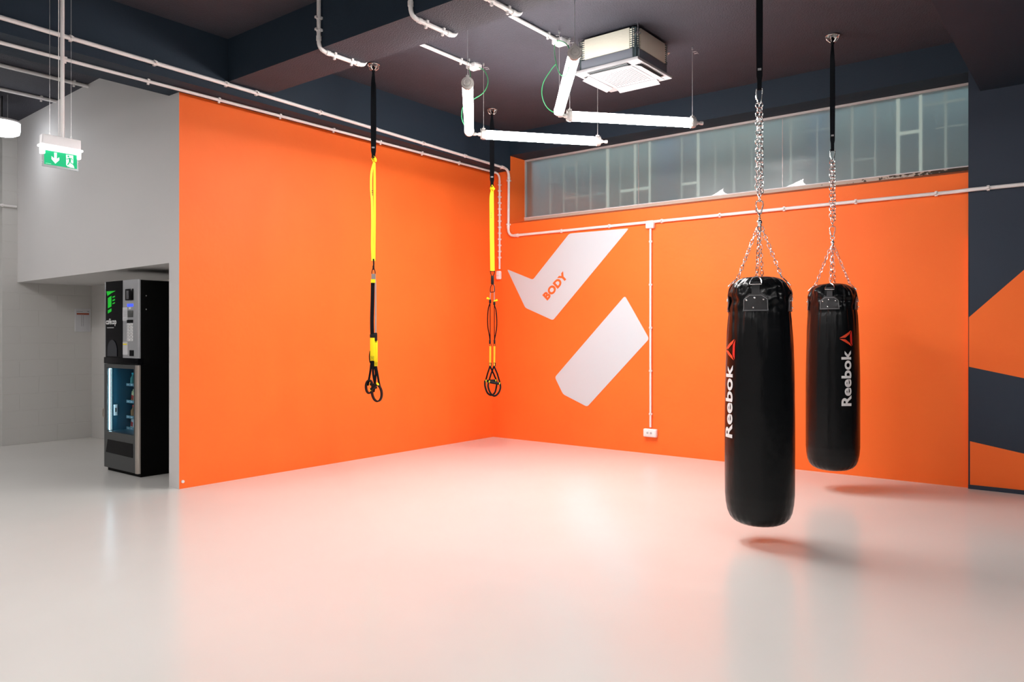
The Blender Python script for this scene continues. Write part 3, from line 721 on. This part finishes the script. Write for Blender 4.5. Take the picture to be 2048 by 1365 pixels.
D1 = 4.97; p1 = at(1519, 70, D1); p1.z = CEIL; r1 = face_rot(1519); s1 = D1/FPX
anchor(p1, r1, 'steel ceiling anchor holding the nearer punching bag'); strap(p1, r1, 1.35+(HOR-180)*s1, 'black strap holding the nearer punching bag')
bag(p1, 1.35-(1049-HOR)*s1, r1, 1.35+(HOR-175)*s1, 0, 'nearer larger-looking black punching bag with lettering on its left edge', -PI/2, LR)

# ================================================================== SUSPENSION TRAINERS
class Loc:
    def __init__(s, px0, d, py0): s.px0 = px0; s.s = d/FPX; s.z0 = 1.35+(HOR-py0)*s.s; p = at(px0, py0, d); s.loc = p; s.rot = TH
    def __call__(s, px, py, dy=0): return Vector(((px-s.px0)*s.s, dy, 1.35+(HOR-py)*s.s-s.z0))
SX = (1, 0, 0)
# --- left trainer, seen from the side
L1 = Loc(747, 7.315, 805)
pa = onZ(747, 128, CEIL); anchor(pa, TH, 'steel ceiling anchor holding the left suspension trainer')
strap(Vector((pa.x, pa.y, 0)), TH, 1.35+(HOR-321)*L1.s, 'black strap holding the left suspension trainer', w=.042)
t = thing('suspension_trainer', 'left yellow and black suspension trainer bunched together at mid wall', 'suspension trainer', L1.loc, TH, 'suspension trainers')
m = MB(); m.ball(L1(749.5, 319), .017, (1.1, .8, 1)); m.ball(L1(751, 322), .012); m.tube([L1(748, 312), L1(752, 318), L1(747, 326), L1(744, 318)], .008, 8, closed=True); m.build('yellow_knot', M['yellow'], t)
m = MB(); m.ribbon(smooth([L1(748, 325), L1(743, 345), L1(742, 375), L1(744, 405), L1(744.5, 450), L1(744, 490), L1(745, 522)]), .020, .003, (1, .5, 0)); m.build('yellow_strap', M['yellow'], t)
m = MB(); m.ribbon(smooth([L1(748, 325, .02), L1(748.5, 360, .02), L1(748.5, 440, .02), L1(748, 522, .01)]), .021, .003, (1, .3, 0)); m.build('yellow_strap', M['yellow'], t)
m = MB()
for y in (382, 386, 390): m.box(L1(743.6, y, -.004)+Vector((0, -.003, -.003)), L1(746.5, y, -.004)+Vector((0, .001, .003)))
m.build('strap_marks', M['black'], t)
m = MB(); m.ribbon([L1(747, 518), L1(747.5, 528), L1(747, 536)], .014, .008, SX); m.ribbon([L1(747, 532), L1(747, 540)], .018, .01, SX); m.tube(smooth([L1(747, 534), L1(744, 543), L1(744, 549), L1(747, 551), L1(750, 549), L1(750, 543), L1(747, 534)]), .0045, 8); m.build('swivel_hook', M['black_rubber'], t)
m = MB(); m.ribbon([L1(747, 548), L1(747, 562)], .040, .012, SX); m.build('grey_tab', M['grey_web'], t)
m = MB(); m.ribbon([L1(746.5, 559, -.004), L1(746.5, 566, -.004)], .042, .014, SX); m.build('yellow_band', M['yellow'], t)
m = MB(); m.ribbon(smooth([L1(745.5, 564), L1(745, 600), L1(744, 640), L1(744.5, 672)]), lambda i: .036, .006, (1, .2, 0)); m.build('black_strap', M['webbing'], t)
m = MB(); m.ribbon(smooth([L1(750.5, 560, .01), L1(751, 600, .01), L1(751, 640, .01), L1(751, 668, .01)]), .014, .003, (1, .6, 0)); m.build('grey_strap', M['grey_web'], t)
m = MB(); m.box(L1(740, 676, -.012), L1(751, 669, .012), .003); m.box(L1(746, 682, .0), L1(754, 666, .02), .003); m.build('buckle', M['black_rubber'], t)
m = MB(); m.box(L1(749.5, 686, -.004), L1(754, 676, .016), .002); m.build('buckle', M['black_rubber'], t)
m = MB(); m.box(L1(740.5, 722, -.010), L1(749.5, 675, .004), .002); m.build('yellow_sleeve', M['yellow'], t)
m = MB(); m.box(L1(748.5, 733, -.004), L1(755, 682, .012), .002); m.build('yellow_sleeve', M['yellow'], t)
for (a, b_, dy) in (((741.3, 720), (748, 713), -.0115), ((749, 732), (755, 725), -.0055)):
    m = MB(); c1 = L1(*a, dy); c2 = L1(*b_, dy); m.tube([c1, Vector((c2.x, c1.y, c1.z)), c2, Vector((c1.x, c1.y, c2.z))], .0012, 5, closed=True); m.text('TRX', lambda u, v, d: Vector((c1.x+(c2.x-c1.x)*(.2+.6*u), c1.y-.0005, c1.z+(c2.z-c1.z)*(.3+.4*v)))); m.build('sleeve_label', M['black'], t)
m = MB(); m.ribbon(smooth([L1(740, 702, .006), L1(738.5, 714, .006), L1(740, 725, .004), L1(744, 728, 0)]), .010, .003, (1, .6, 0)); m.build('side_loop', M['webbing'], t)
for pts, w_ in (([(743, 722), (741, 740), (738, 758), (735, 772)], .020), ([(746, 722), (746, 745), (749, 765), (752, 778)], .022), ([(752, 733), (755, 750), (758, 768), (760, 775)], .020), ([(747, 724), (751, 745), (750, 765), (747, 785)], .018)):
    m = MB(); m.ribbon(smooth([L1(*p, .003*k) for k, p in enumerate(pts)]), w_, .003, (1, .4, 0)); m.build('handle_strap', M['webbing'], t)
def ringy(L, cx, cy, rx, ry, w_, th, n=28, tilt=0, a0=0, a1=2*PI, side=(0, 1, 0), dy=0):
    pts = [L(cx+rx*math.cos(a)*math.cos(tilt)-ry*math.sin(a)*math.sin(tilt), cy+rx*math.cos(a)*math.sin(tilt)+ry*math.sin(a)*math.cos(tilt), dy) for a in [a0+(a1-a0)*k/n for k in range(n+1)]]
    cl = abs(a1-a0-2*PI) < 1e-6
    m = MB(); m.sweep(pts[:-1] if cl else pts, lambda i: [(-w_/2, -th/2), (w_/2, -th/2), (w_/2, th/2), (-w_/2, th/2)], updir=side, closed=cl); return m
ringy(L1, 738.5, 774, 6.5, 13, .03, .013, side=(.3, 1, 0)).build('foot_cradle', M['black_rubber'], t)
ringy(L1, 754.5, 786, 9.5, 17, .03, .013, tilt=-.12, side=(.3, 1, 0), dy=-.02).build('foot_cradle', M['black_rubber'], t)
for a, b_, dy in (((741, 769), (752, 771), .01), ((743, 779), (757, 768), -.03)):
    m = MB(); m.cyl(L1(*a, dy), L1(*b_, dy-.03), .014, 14); hd = m.build('grip_handle', M['black_rubber'], t)
    m = MB(); d_ = (L1(*b_, dy-.03)-L1(*a, dy)).normalized(); m.cyl(L1(*b_, dy-.03), L1(*b_, dy-.03)+d_*.006, .015, 14); m.cyl(L1(*a, dy)-d_*.006, L1(*a, dy), .015, 14); m.build('handle_collar', M['yellow'], hd)
# --- right trainer, seen from the front
L2 = Loc(984, 8.778, 793)
pa = onZ(984, 218, CEIL); anchor(pa, TH, 'steel ceiling anchor holding the corner suspension trainer')
strap(Vector((pa.x, pa.y, 0)), TH, 1.35+(HOR-375)*L2.s, 'black strap holding the corner suspension trainer', w=.046)
t = thing('suspension_trainer', 'yellow and black suspension trainer hanging open in front of the corner', 'suspension trainer', L2.loc, TH, 'suspension trainers')
m = MB(); m.ball(L2(985.5, 377), .018, (1.1, .8, 1)); m.tube([L2(984, 370), L2(989, 378), L2(984, 384), L2(981, 377)], .009, 8, closed=True); m.build('yellow_knot', M['yellow'], t)
m = MB(); m.ribbon(smooth([L2(984, 381), L2(981.5, 395), L2(981.5, 430), L2(982, 480), L2(983, 542)]), .026, .003, SX); m.build('yellow_strap', M['yellow'], t)
m = MB(); m.ribbon(smooth([L2(985, 381, .015), L2(985.5, 420, .015), L2(986, 480, .012), L2(987, 542, .005)]), .026, .003, SX); m.build('yellow_strap', M['yellow'], t)
m = MB()
for y in (427, 431, 435): m.box(L2(981.4, y, -.004)+Vector((0, -.003, -.003)), L2(983.4, y, -.004)+Vector((0, 0, .003)))
m.build('strap_marks', M['black'], t)
m = MB(); m.tube(smooth([L2(980.5, 542), L2(982, 549), L2(984.5, 553), L2(988, 549), L2(989.5, 542)]), .0045, 8); m.tube([L2(981, 543), L2(989, 543)], .004, 8); m.build('strap_hook', M['black_rubber'], t)
m = MB(); m.box(L2(981.8, 569, -.006), L2(987.8, 552, .008), .003); m.build('swivel_tag', M['black_rubber'], t)
m = MB(); m.tube(smooth([L2(985, 568), L2(981.5, 574), L2(980.8, 584), L2(984.5, 584.5), L2(989, 583), L2(988.5, 573), L2(985, 568)]), .0045, 8); m.build('carabiner', M['black_rubber'], t)
for sgn, cx, ytab, ybk in ((-1, 980.2, 597, 603), (1, 988.6, 601, 607)):
    m = MB(); m.ribbon([L2(cx+(.8 if sgn < 0 else 0), 583 if sgn < 0 else 570), L2(cx, ybk-3)], .009, .003, SX); m.build('grey_strap', M['grey_web'], t)
    m = MB(); m.ribbon(smooth([L2(cx-1, ybk-4, -.01), L2(cx+sgn*3, ytab+.5, -.02), L2(cx+sgn*6.5, ytab-.5, -.025)]), lambda i: .010+.012*i/16, .003, (0.2, 0, 1)); m.build('cam_tab', M['yellow'], t)
    m = MB(); m.box(L2(cx-2.2, ybk+3.5, -.012), L2(cx+2.2, ybk-3.5, .012), .003); m.build('cam_buckle', M['black_rubber'], t)
    b0_ = ybk+3
    m = MB(); m.ribbon(smooth([L2(cx, b0_), L2(cx+sgn*3.5, b0_+12), L2(cx+sgn*5, b0_+30), L2(cx+sgn*4.5, b0_+48), L2(cx+sgn*2, b0_+62), L2(cx, 682)]), .017, .003, (.7, 1, 0)); m.build('slack_strap', M['webbing'], t)
    m = MB(); m.ribbon([L2(cx, b0_, .008), L2(cx+.2, 683, .008)], .010, .003, (1, 1.2, 0)); m.build('main_strap', M['webbing'], t)
    m = MB(); m.box(L2(cx-1.8+.4*sgn, 688, -.01), L2(cx+1.8+.4*sgn, 680, .01), .002); m.tube([L2(cx+1.5, 688), L2(cx+2.5, 693), L2(cx-1, 692), L2(cx-1.5, 688)], .0035, 6, closed=True); m.build('lower_buckle', M['black_rubber'], t)
    yx = cx+.4
    m = MB(); m.ribbon([L2(yx, 692), L2(yx-.3, 727)], .020, .004, SX); m.build('amber_sleeve', M['yellow2'], t)
    m = MB(); m.box(L2(yx-2.6, 733, -.005), L2(yx+2.4, 726, .005), .001); bl = m.build('sleeve_block', M['black_rubber'], t)
    m = MB(); m.box(L2(yx-1.7, 732, -.0065), L2(yx+.8, 727, -.004)); m.build('sleeve_badge', M['yellow2'], bl)
for k, (x0, lx, rx, ylt, yrt, dy) in enumerate(((980, 971, 993, 763, 762, .02), (988, 977.5, 1000.5, 764, 768, -.02))):
    m = MB(); m.ribbon([L2(x0, 733, 0), L2((x0+lx)/2-.5, 748, dy), L2(lx, ylt, dy)], .017, .004, (1, .3, .3)); m.build('handle_strap', M['webbing'], t)
    m = MB(); m.ribbon([L2(x0, 733, 0), L2((x0+rx)/2+.5, 748, dy), L2(rx, yrt, dy)], .017, .004, (1, .3, .3)); m.build('handle_strap', M['webbing'], t)
    a, b_ = L2(lx, ylt, dy), L2(rx, yrt, dy); d_ = (b_-a).normalized()
    m = MB(); m.cyl(a+d_*.012, b_-d_*.012, .0155, 16); hd = m.build('grip_handle', M['black_rubber'], t)
    m = MB(); m.cyl(a+d_*.002, a+d_*.012, .0165, 16); m.cyl(b_-d_*.012, b_-d_*.002, .0165, 16); m.build('handle_collar', M['yellow'], hd)
    m = MB(); cx = (lx+rx)/2; lowy = 791 if k == 0 else 792
    m.ribbon(smooth([L2(lx-1.5*(1-k), ylt-1, dy), L2(lx-1, ylt+10, dy), L2(cx-7.5, lowy-5, dy), L2(cx, lowy, dy), L2(cx+7.5, lowy-5, dy), L2(rx+.2, yrt+9, dy), L2(rx, yrt, dy)]), .030, .019, (0, 1, 0)); m.build('foot_cradle', M['black_rubber'], t)

# ================================================================== VENDING MACHINE
YF = -4.26; VX0, VX1 = -1.484, -.79; VW = VX1-VX0; VB = Vector((VX0, YF, 0))
t = thing('vending_machine', 'black and silver coffee and snack vending machine in the alcove', 'vending machine', VB)
def V(px, py, o_=0): q = onY(px, py, YF)-VB; return Vector((q.x, -o_, q.z))
DEP = .80
ztp = 1.862; zm1, zm0 = 1.118, 1.06
m = MB(); m.box((.012, .022, zm0), (VW-.004, DEP, ztp-.005), .004)
m.box((.012, .05, .036), (.03, DEP, zm0), 0); m.box((VW-.02, .022, .036), (VW-.004, DEP, zm0), 0); m.box((.03, DEP-.03, .036), (VW-.02, DEP, zm0)); m.box((.03, .05, .036), (VW-.02, DEP-.03, .385)); m.box((.03, .05, zm0-.03), (VW-.02, DEP-.03, zm0)); m.box((.03, .45, .385), (VW-.02, DEP-.03, zm0-.03))
m.build('cabinet', M['body_black'], t)
m = MB(); m.box((.015, .03, 0), (VW-.015, DEP-.03, .036)); m.build('plinth', M['body_black'], t)
m = MB()
for y in (592, 619): q = onX(292, y, VX1-.004)-VB; m.cyl((VW-.006, q.y, q.z), (VW, q.y, q.z), .006, 10)
m.build('side_screw', M['chrome'], t)
# upper door
xs = V(246.6, 600).x
m = MB(); m.box((0, .006, zm1), (.020, .05, ztp), .004); m.build('door_edge', M['silver'], t)
m = MB(); n = 8
pl = [(.022, .05)] + [(.022+.012*(1-math.cos(PI/2*k/n)), .012-.012*math.sin(PI/2*k/n)) for k in range(n+1)] + [(xs, 0), (xs, .05)]
m.prism([(x, y, zm1) for x, y in pl], (0, 0, ztp-zm1)); bp_ = m.build('black_front_panel', M['gloss_black'], t)
m = MB(); pl = [(xs, .02), (xs, -.004)] + [(VW-.022+.022*math.sin(PI/2*k/n), -.004+.022-.022*math.cos(PI/2*k/n)) for k in range(n+1)] + [(VW, .0215)]
m.prism([(x, y, zm1) for x, y in pl], (0, 0, ztp-zm1)); sp_ = m.build('silver_front_panel', M['silver'], t)
K = lambda x, y, o_=.002: V(200+x/10.5, 550+y/10.5, o_)
m = MB()
for poly in ([(138, 348), (330, 338), (240, 385), (160, 445)], [(168, 490), (243, 440), (243, 665), (168, 705)], [(168, 750), (243, 705), (243, 768), (168, 815)],
             [(265, 460), (316, 440), (316, 465), (265, 487)], [(265, 528), (316, 507), (316, 533), (265, 555)], [(265, 595), (316, 574), (316, 598), (265, 620)]):
    m.prism([K(*p, .0005) for p in poly], (0, -.001, 0))
lg = m.build('green_emblem', M['green_print'], t); lg['label'] = 'bright green block emblem'
a, b_ = K(130, 1048, .0015), K(345, 1048, .0015)
m = MB(); m.text('cafécop', lambda u, v, d: Vector((a.x+(b_.x-a.x)*u, -.0015, K(0, 1082).z + (K(0, 925).z-K(0, 1082).z)*v)), off=.015); m.build('brand_lettering', M['print_white'], t)
m = MB(); q0 = K(150, 1122); q1 = K(292, 1103); m.box((q0.x, -.0015, q0.z), (q1.x, -.0005, q1.z)); m.build('small_lettering', M['stitch'], t)
# dispensing window
m = MB(); c_ = V(225, 695); P = []
for k in range(25):
    a = PI*k/24; P.append((V(225, 0).x+.10*math.cos(a), -.001, V(0, 700).z+.115*math.sin(a)+.02))
P += [(V(225, 0).x-.10, -.001, zm1+.012), (V(225, 0).x+.10, -.001, zm1+.012)]
m.prism(P, (0, -.004, 0)); m.build('cup_window', mat('smoked_window', (.02, .023, .03), .1), t)
def slab(name, x0, y0, x1, y1, mt, d=.006, bev=0, par=None, o0=.004):
    a = K(x0, y1); b_ = K(x1, y0); m = MB(); m.box((a.x, -o0-d, a.z), (b_.x, -o0, b_.z), bev); return m.build(name, mt, par or t)
dp = slab('display_panel', 560, 290, 713, 540, M['gloss_black'], .012, .004)
m = MB()
for i in range(3):
    for j in range(8):
        q = K(598+i*17, 345+j*22); m.box((q.x-.004, -.018, q.z-.004), (q.x+.004, -.016, q.z+.004))
m.build('display_icons', M['ink'], dp)
slab('blue_display', 588, 608, 705, 670, M['blue_screen'], .003); slab('small_label', 618, 682, 660, 722, M['print_white'], .002)
slab('card_reader', 598, 747, 705, 893, M['dark_steel'], .006, .002)
st_ = slab('price_sticker', 490, 683, 590, 965, M['paper'], .002, o0=.0045)
m = MB()
for y in list(range(750, 880, 14))+[915, 935]:
    a = K(505, y+5); b_ = K(578, y); m.box((a.x, -.0075, a.z), (b_.x, -.0065, b_.z))
m.build('sticker_print', M['ink'], st_)
kb = slab('keypad_panel', 580, 945, 705, 1010, M['gloss_black'], .004)
m = MB()
for i in range(2):
    for j in range(6):
        x = 588+i*66; y = 1020+j*64; a = K(x, y+52); b_ = K(x+50, y); m.box((a.x, -.010, a.z), (b_.x, -.004, b_.z), .0015)
m.build('keypad_buttons', M['print_white'], t)
m = MB()
for i in range(2):
    for j in range(6):
        x = 588+i*66; y = 1020+j*64
        for q in range(2): a = K(x+8, y+22+q*18); b_ = K(x+40, y+14+q*18); m.box((a.x, -.0108, a.z), (b_.x, -.0098, b_.z))
m.build('button_marks', M['ink'], t)
def zslab(name, px0, py0, px1, py1, mt, d=.006, o0=.004, bev=0):
    a = V(px0, py1); b_ = V(px1, py0); m = MB(); m.box((a.x, -o0-d, a.z), (b_.x, -o0, b_.z), bev); return m.build(name, mt, t)
s2 = zslab('notice_sticker', 246.8, 684, 256, 710, M['paper'], .002)
a = V(247.5, 690); b_ = V(255, 688); MB().box((a.x, -.008, a.z), (b_.x, -.0062, b_.z)).build('sticker_line', M['yellow'], s2)
zslab('coin_return', 261, 701, 268.5, 712.5, M['gloss_black'], .006)
# middle band
m = MB(); m.box((.004, -.006, zm0-.002), (VW, .05, zm1+.002), .004); m.build('middle_band', M['gloss_black'], t)
# lower door with window
wx0, wx1 = V(213.5, 0).x, V(267.5, 0).x; wz0, wz1 = .472, V(0, 0).z, 
wz0, wz1 = .390, 1.016
m = MB(); ex = V(271.5, 0).x
m.box((0, 0, .036), (wx0, .05, zm0-.006)); m.box((wx1, 0, .036), (ex, .05, zm0-.006)); m.box((wx0, 0, wz1), (wx1, .05, zm0-.006)); m.box((wx0, 0, .036), (wx1, .05, wz0))
m.build('lower_door', M['dark_steel'], t)
m = MB(); pl = [(ex, .021), (ex, -.006)] + [(VW-.022+.022*math.sin(PI/2*k/n), -.006+.022-.022*math.cos(PI/2*k/n)) for k in range(n+1)] + [(VW, .0215)]
m.prism([(x, y, .036) for x, y in pl], (0, 0, zm0-.042)); m.build('door_edge_strip', M['bronze'], t)
m = MB(); m.box((wx0, .012, wz0), (wx1, .016, wz1)); m.build('glass', M['glass'], t)
m = MB(); m.box((.03, .05, .385), (.034, .45, zm0-.03)); m.box((VW-.024, .05, .385), (VW-.02, .150, zm0-.03)); m.box((.034, .446, .385), (VW-.024, .45, zm0-.03)); m.box((.034, .05, .385), (VW-.024, .446, .389)); m.box((.034, .05, zm0-.034), (VW-.024, .446, zm0-.03)); m.build('inner_lining', M['interior'], t)
m = MB(); m.box((wx0+.004, .022, wz0+.01), (wx0+.018, .04, wz1-.01)); m.build('led_strip', M['led'], t)
m = MB(); m.box((VW-.05, .055, wz0+.01), (VW-.03, .07, wz1-.01)); m.build('led_strip', M['led'], t)  # second strip, unseen, added to light the lining and snacks
m = MB(); m.box((wx0+.03, .022, wz0+.01), (wx0+.038, .03, wz1-.01)); m.build('inner_trim', M['slot'], t)
m = MB(); q = V(220.5, 823); m.box((.036, .075, q.z-.055), (.042, .112, q.z+.055), .003); lp = m.build('lock_plate', M['print_white'], t)
m = MB(); m.box((.042, .088, q.z-.02), (.044, .099, q.z+.02)); m.build('keyhole', M['black'], lp)
m = MB(); q = V(208, 826); m.tube(smooth([(.004, .01, q.z+.05), (-.022, .0, q.z+.035), (-.026, -.002, q.z), (-.022, 0, q.z-.035), (.004, .01, q.z-.05)]), .007, 8); m.box((-.006, -.006, q.z-.048), (.008, .02, q.z+.048), .003); m.build('door_handle', M['bronze'], t)
ty = .20; tzs = [wz1-.175, wz1-.345, wz1-.50, wz0+.012]
for z in tzs:
    m = MB(); m.box((.036, ty, z-.018), (VW-.026, ty+.006, z+.012)); m.box((.036, ty, z-.018), (VW-.026, .44, z-.014)); m.build('shelf_tray', M['tray'], t)
m = MB()
for z in tzs:
    for k in range(8): m.box((.06+k*.07, ty-.002, z-.008), (.095+k*.07, ty, z+.004))
m.build('price_labels', M['paper'], t)
m = MB(); P = [V(217, 879), V(263.5, 888), V(263.5, 915), V(211, 905)]; P = [(p.x, -.002, p.z) for p in P]
P[0] = (wx0+.03, -.002, .312); P[1] = (wx1-.02, -.002, .310); P[2] = (wx1-.02, -.002, .178); P[3] = (wx0-.01, -.002, .186)
m.prism(P, (0, -.003, 0)); m.build('pickup_flap', M['gloss_black'], t)
# snacks standing on the trays
snacks = [('snack_bottle', 'cyan', 0, .075, 'small bottle with cyan cap on the top tray'), ('snack_bottle', 'teal', 0, .150, 'dark teal bottle on the top tray, right one'),
          ('snack_packet', 'cream', 1, .085, 'cream and red snack packet on the second tray'), ('snack_packet', 'brown', 1, .165, 'brown snack packet on the second tray, right one'),
          ('snack_bottle', 'red', 2, .085, 'dark bottle with red cap on the third tray'), ('snack_bottle', 'white', 2, .150, 'pale bottle on the third tray'),
          ('snack_packet', 'white', 3, .075, 'white snack bar on the bottom tray, left one'), ('snack_packet', 'white', 3, .150, 'white snack bar on the bottom tray, middle one'), ('snack_packet', 'red', 3, .225, 'red snack bar on the bottom tray')]
for nm, col, tr, x, lab in snacks:
    base = VB + Vector((x, ty+.05, tzs[tr]-.014))
    s = thing(nm, lab, 'snack', base, 0, 'snacks in the vending machine')
    if nm == 'snack_bottle':
        MB().lathe([(.026, 0), (.028, .01), (.028, .075), (.012, .10), (.011, .115)], 16).build('bottle', M['pk_teal' if col in ('cyan', 'teal') else 'pk_brown' if col == 'red' else 'pk_white'], s)
        MB().lathe([(.014, .112), (.014, .13)], 14).build('cap', M['pk_'+col], s)
    else:
        m = MB(); X = Matrix.Rotation(math.radians(12), 4, 'Y'); m.box((-.035, -.018, 0.004), (.035, .018, .115), .010, X); m.box((-.037, -.003, .112), (.037, .003, .128), 0, X); m.build('wrapper', M['pk_'+col], s)
        m = MB(); m.box((-.022, -.0195, .03), (.022, -.0175, .075), 0, X); m.build('print', M['pk_red' if col != 'red' else 'pk_white'], s)

# ================================================================== NOTICE ON BLOCK WALL
XW = -4.1
a = onX(149, 640, XW); b_ = onX(184.5, 640, XW); zt_ = onX(166, 618, XW).z; zb_ = onX(166, 664, XW).z; b_.y = min(b_.y, -3.275)
t = thing('notice_sheet', 'white framed notice sheet with rust red header on block wall', 'notice', (XW, a.y, zb_))
W_ = b_.y-a.y; H_2 = zt_-zb_
MB().box((0, 0, 0), (.008, W_, H_2), .001).build('sheet', M['paper'], t)
m = MB(); m.tube([(.008, .004, .004), (.008, W_-.004, .004), (.008, W_-.004, H_2-.004), (.008, .004, H_2-.004)], .003, 6, closed=True); m.build('sheet_frame', M['print_white'], t)
m = MB(); m.box((.008, W_*.12, H_2*.74), (.0095, W_*.9, H_2*.81)); m.build('header_bar', M['rust'], t)
m = MB(); m.box((.008, W_*.8, H_2*.87), (.0095, W_*.9, H_2*.9)); m.box((.008, W_*.12, H_2*.87), (.0092, W_*.5, H_2*.885))
for k in range(16): m.box((.008, W_*.40, H_2*(.70-k*.03)), (.0092, W_*.45, H_2*(.713-k*.03))); m.box((.008, W_*.51, H_2*(.70-k*.03)), (.0092, W_*.56, H_2*(.713-k*.03)))
m.build('table_print', M['ink'], t)

# ================================================================== EXIT SIGN
sd = 5.4; sc_ = at(121, 300, sd); SL = .262
t = thing('exit_sign', 'green lit emergency exit sign with down arrow and running figure', 'exit sign', (sc_.x, sc_.y, 2.515))
z_ = lambda z: z-2.515
m = MB(); m.box((-.03, -SL/2+.005, z_(2.665)), (.03, SL/2-.005, z_(2.735)), .006); m.build('housing', M['ac_white'], t)
m = MB(); m.box((-.036, -SL/2-.008, z_(2.650)), (.036, SL/2+.008, z_(2.667)), .006); m.box((-.026, -SL/2+.002, z_(2.628)), (.026, SL/2-.002, z_(2.652)), .006)
m.box((-.018, -SL/2+.002, z_(2.600)), (.022, -SL/2+.025, z_(2.632)), .003); m.box((-.018, SL/2-.025, z_(2.600)), (.022, SL/2-.002, z_(2.632)), .003)
m.build('lamp_cover', M['sign_lamp'], t)
for s in (-.07, .07): m = MB(); m.cyl((0, s, z_(2.735)), (0, s, z_(2.752)), .006, 10); m.cyl((0, s, z_(2.752)), (0, s, CEIL-2.515), .0013, 6); m.build('hanging_wire', M['wire'], t)
m = MB(); m.cyl((0, .012, z_(2.735)), (0, .012, CEIL-2.515), .0135, 14); m.build('pole', M['white_pvc'], t)
m = MB(); m.cyl((.0, -.012, z_(2.735)), (0, -.012, CEIL-2.515), .003, 8); m.build('supply_cable', M['white_pvc'], t)
m = MB(); m.box((-.004, -SL/2+.012, 0), (.004, SL/2-.012, z_(2.645)), .001); m.build('acrylic_plate', M['shop_glass'], t)
g0, g1 = -.107, .107; zg0, zg1 = z_(2.530), z_(2.632)
m = MB(); m.box((.0042, g0, zg0), (.006, g1, zg1)); gp = m.build('green_panel', M['sign_green'], t)
def G(x, y, o_=.0062):   # picture coordinates of the close-up
    u = (x-325)/1015; top = 650+u*140; v = (y-top)/(400); return Vector((o_, g0+(g1-g0)*u, zg1-(zg1-zg0)*v))
m = MB()
m.prism([G(625, 735), G(705, 745), G(703, 912), G(780, 868), G(782, 945), G(662, 1042), G(545, 915), G(545, 835), G(628, 905)], (.0012, 0, 0)); m.build('down_arrow', M['sign_white'], gp)
m = MB(); m.prism([G(992, 790), G(1215, 815), G(1218, 1040), G(1160, 1040), G(1215, 1075), G(1255, 1162), G(1110, 1145), G(1060, 1100), G(1065, 1135), G(1000, 1080)], (.0010, 0, 0)); m.build('doorway_shape', M['sign_white'], gp)
m = MB(); c0 = G(1065, 838, .0075); m.cyl(c0, c0+Vector((.0008, 0, 0)), .0062, 14)
for pts, w_ in (([(1085, 895), (1110, 900), (1112, 965)], .0135), ([(1085, 885), (1040, 915), (998, 915)], .0055), ([(1130, 885), (1175, 905), (1190, 950)], .0055), ([(1112, 955), (1150, 1035), (1245, 1055)], .0065), ([(1105, 960), (1080, 1030), (1035, 1075)], .0080)):
    m.ribbon([G(*p, .0078) for p in pts], w_, .0006, lambda i, P=[G(*p) for p in pts]: Vector((1, 0, 0)).cross(P[min(i+1, len(P)-1)]-P[max(i-1, 0)]))
m.build('running_figure', M['sign_green'], gp)
m = MB(); a = G(370, 1025); m.box((.006, a.y, a.z-.0014), (.0068, G(535, 1045).y, a.z)); m.build('small_print', M['sign_white'], gp)
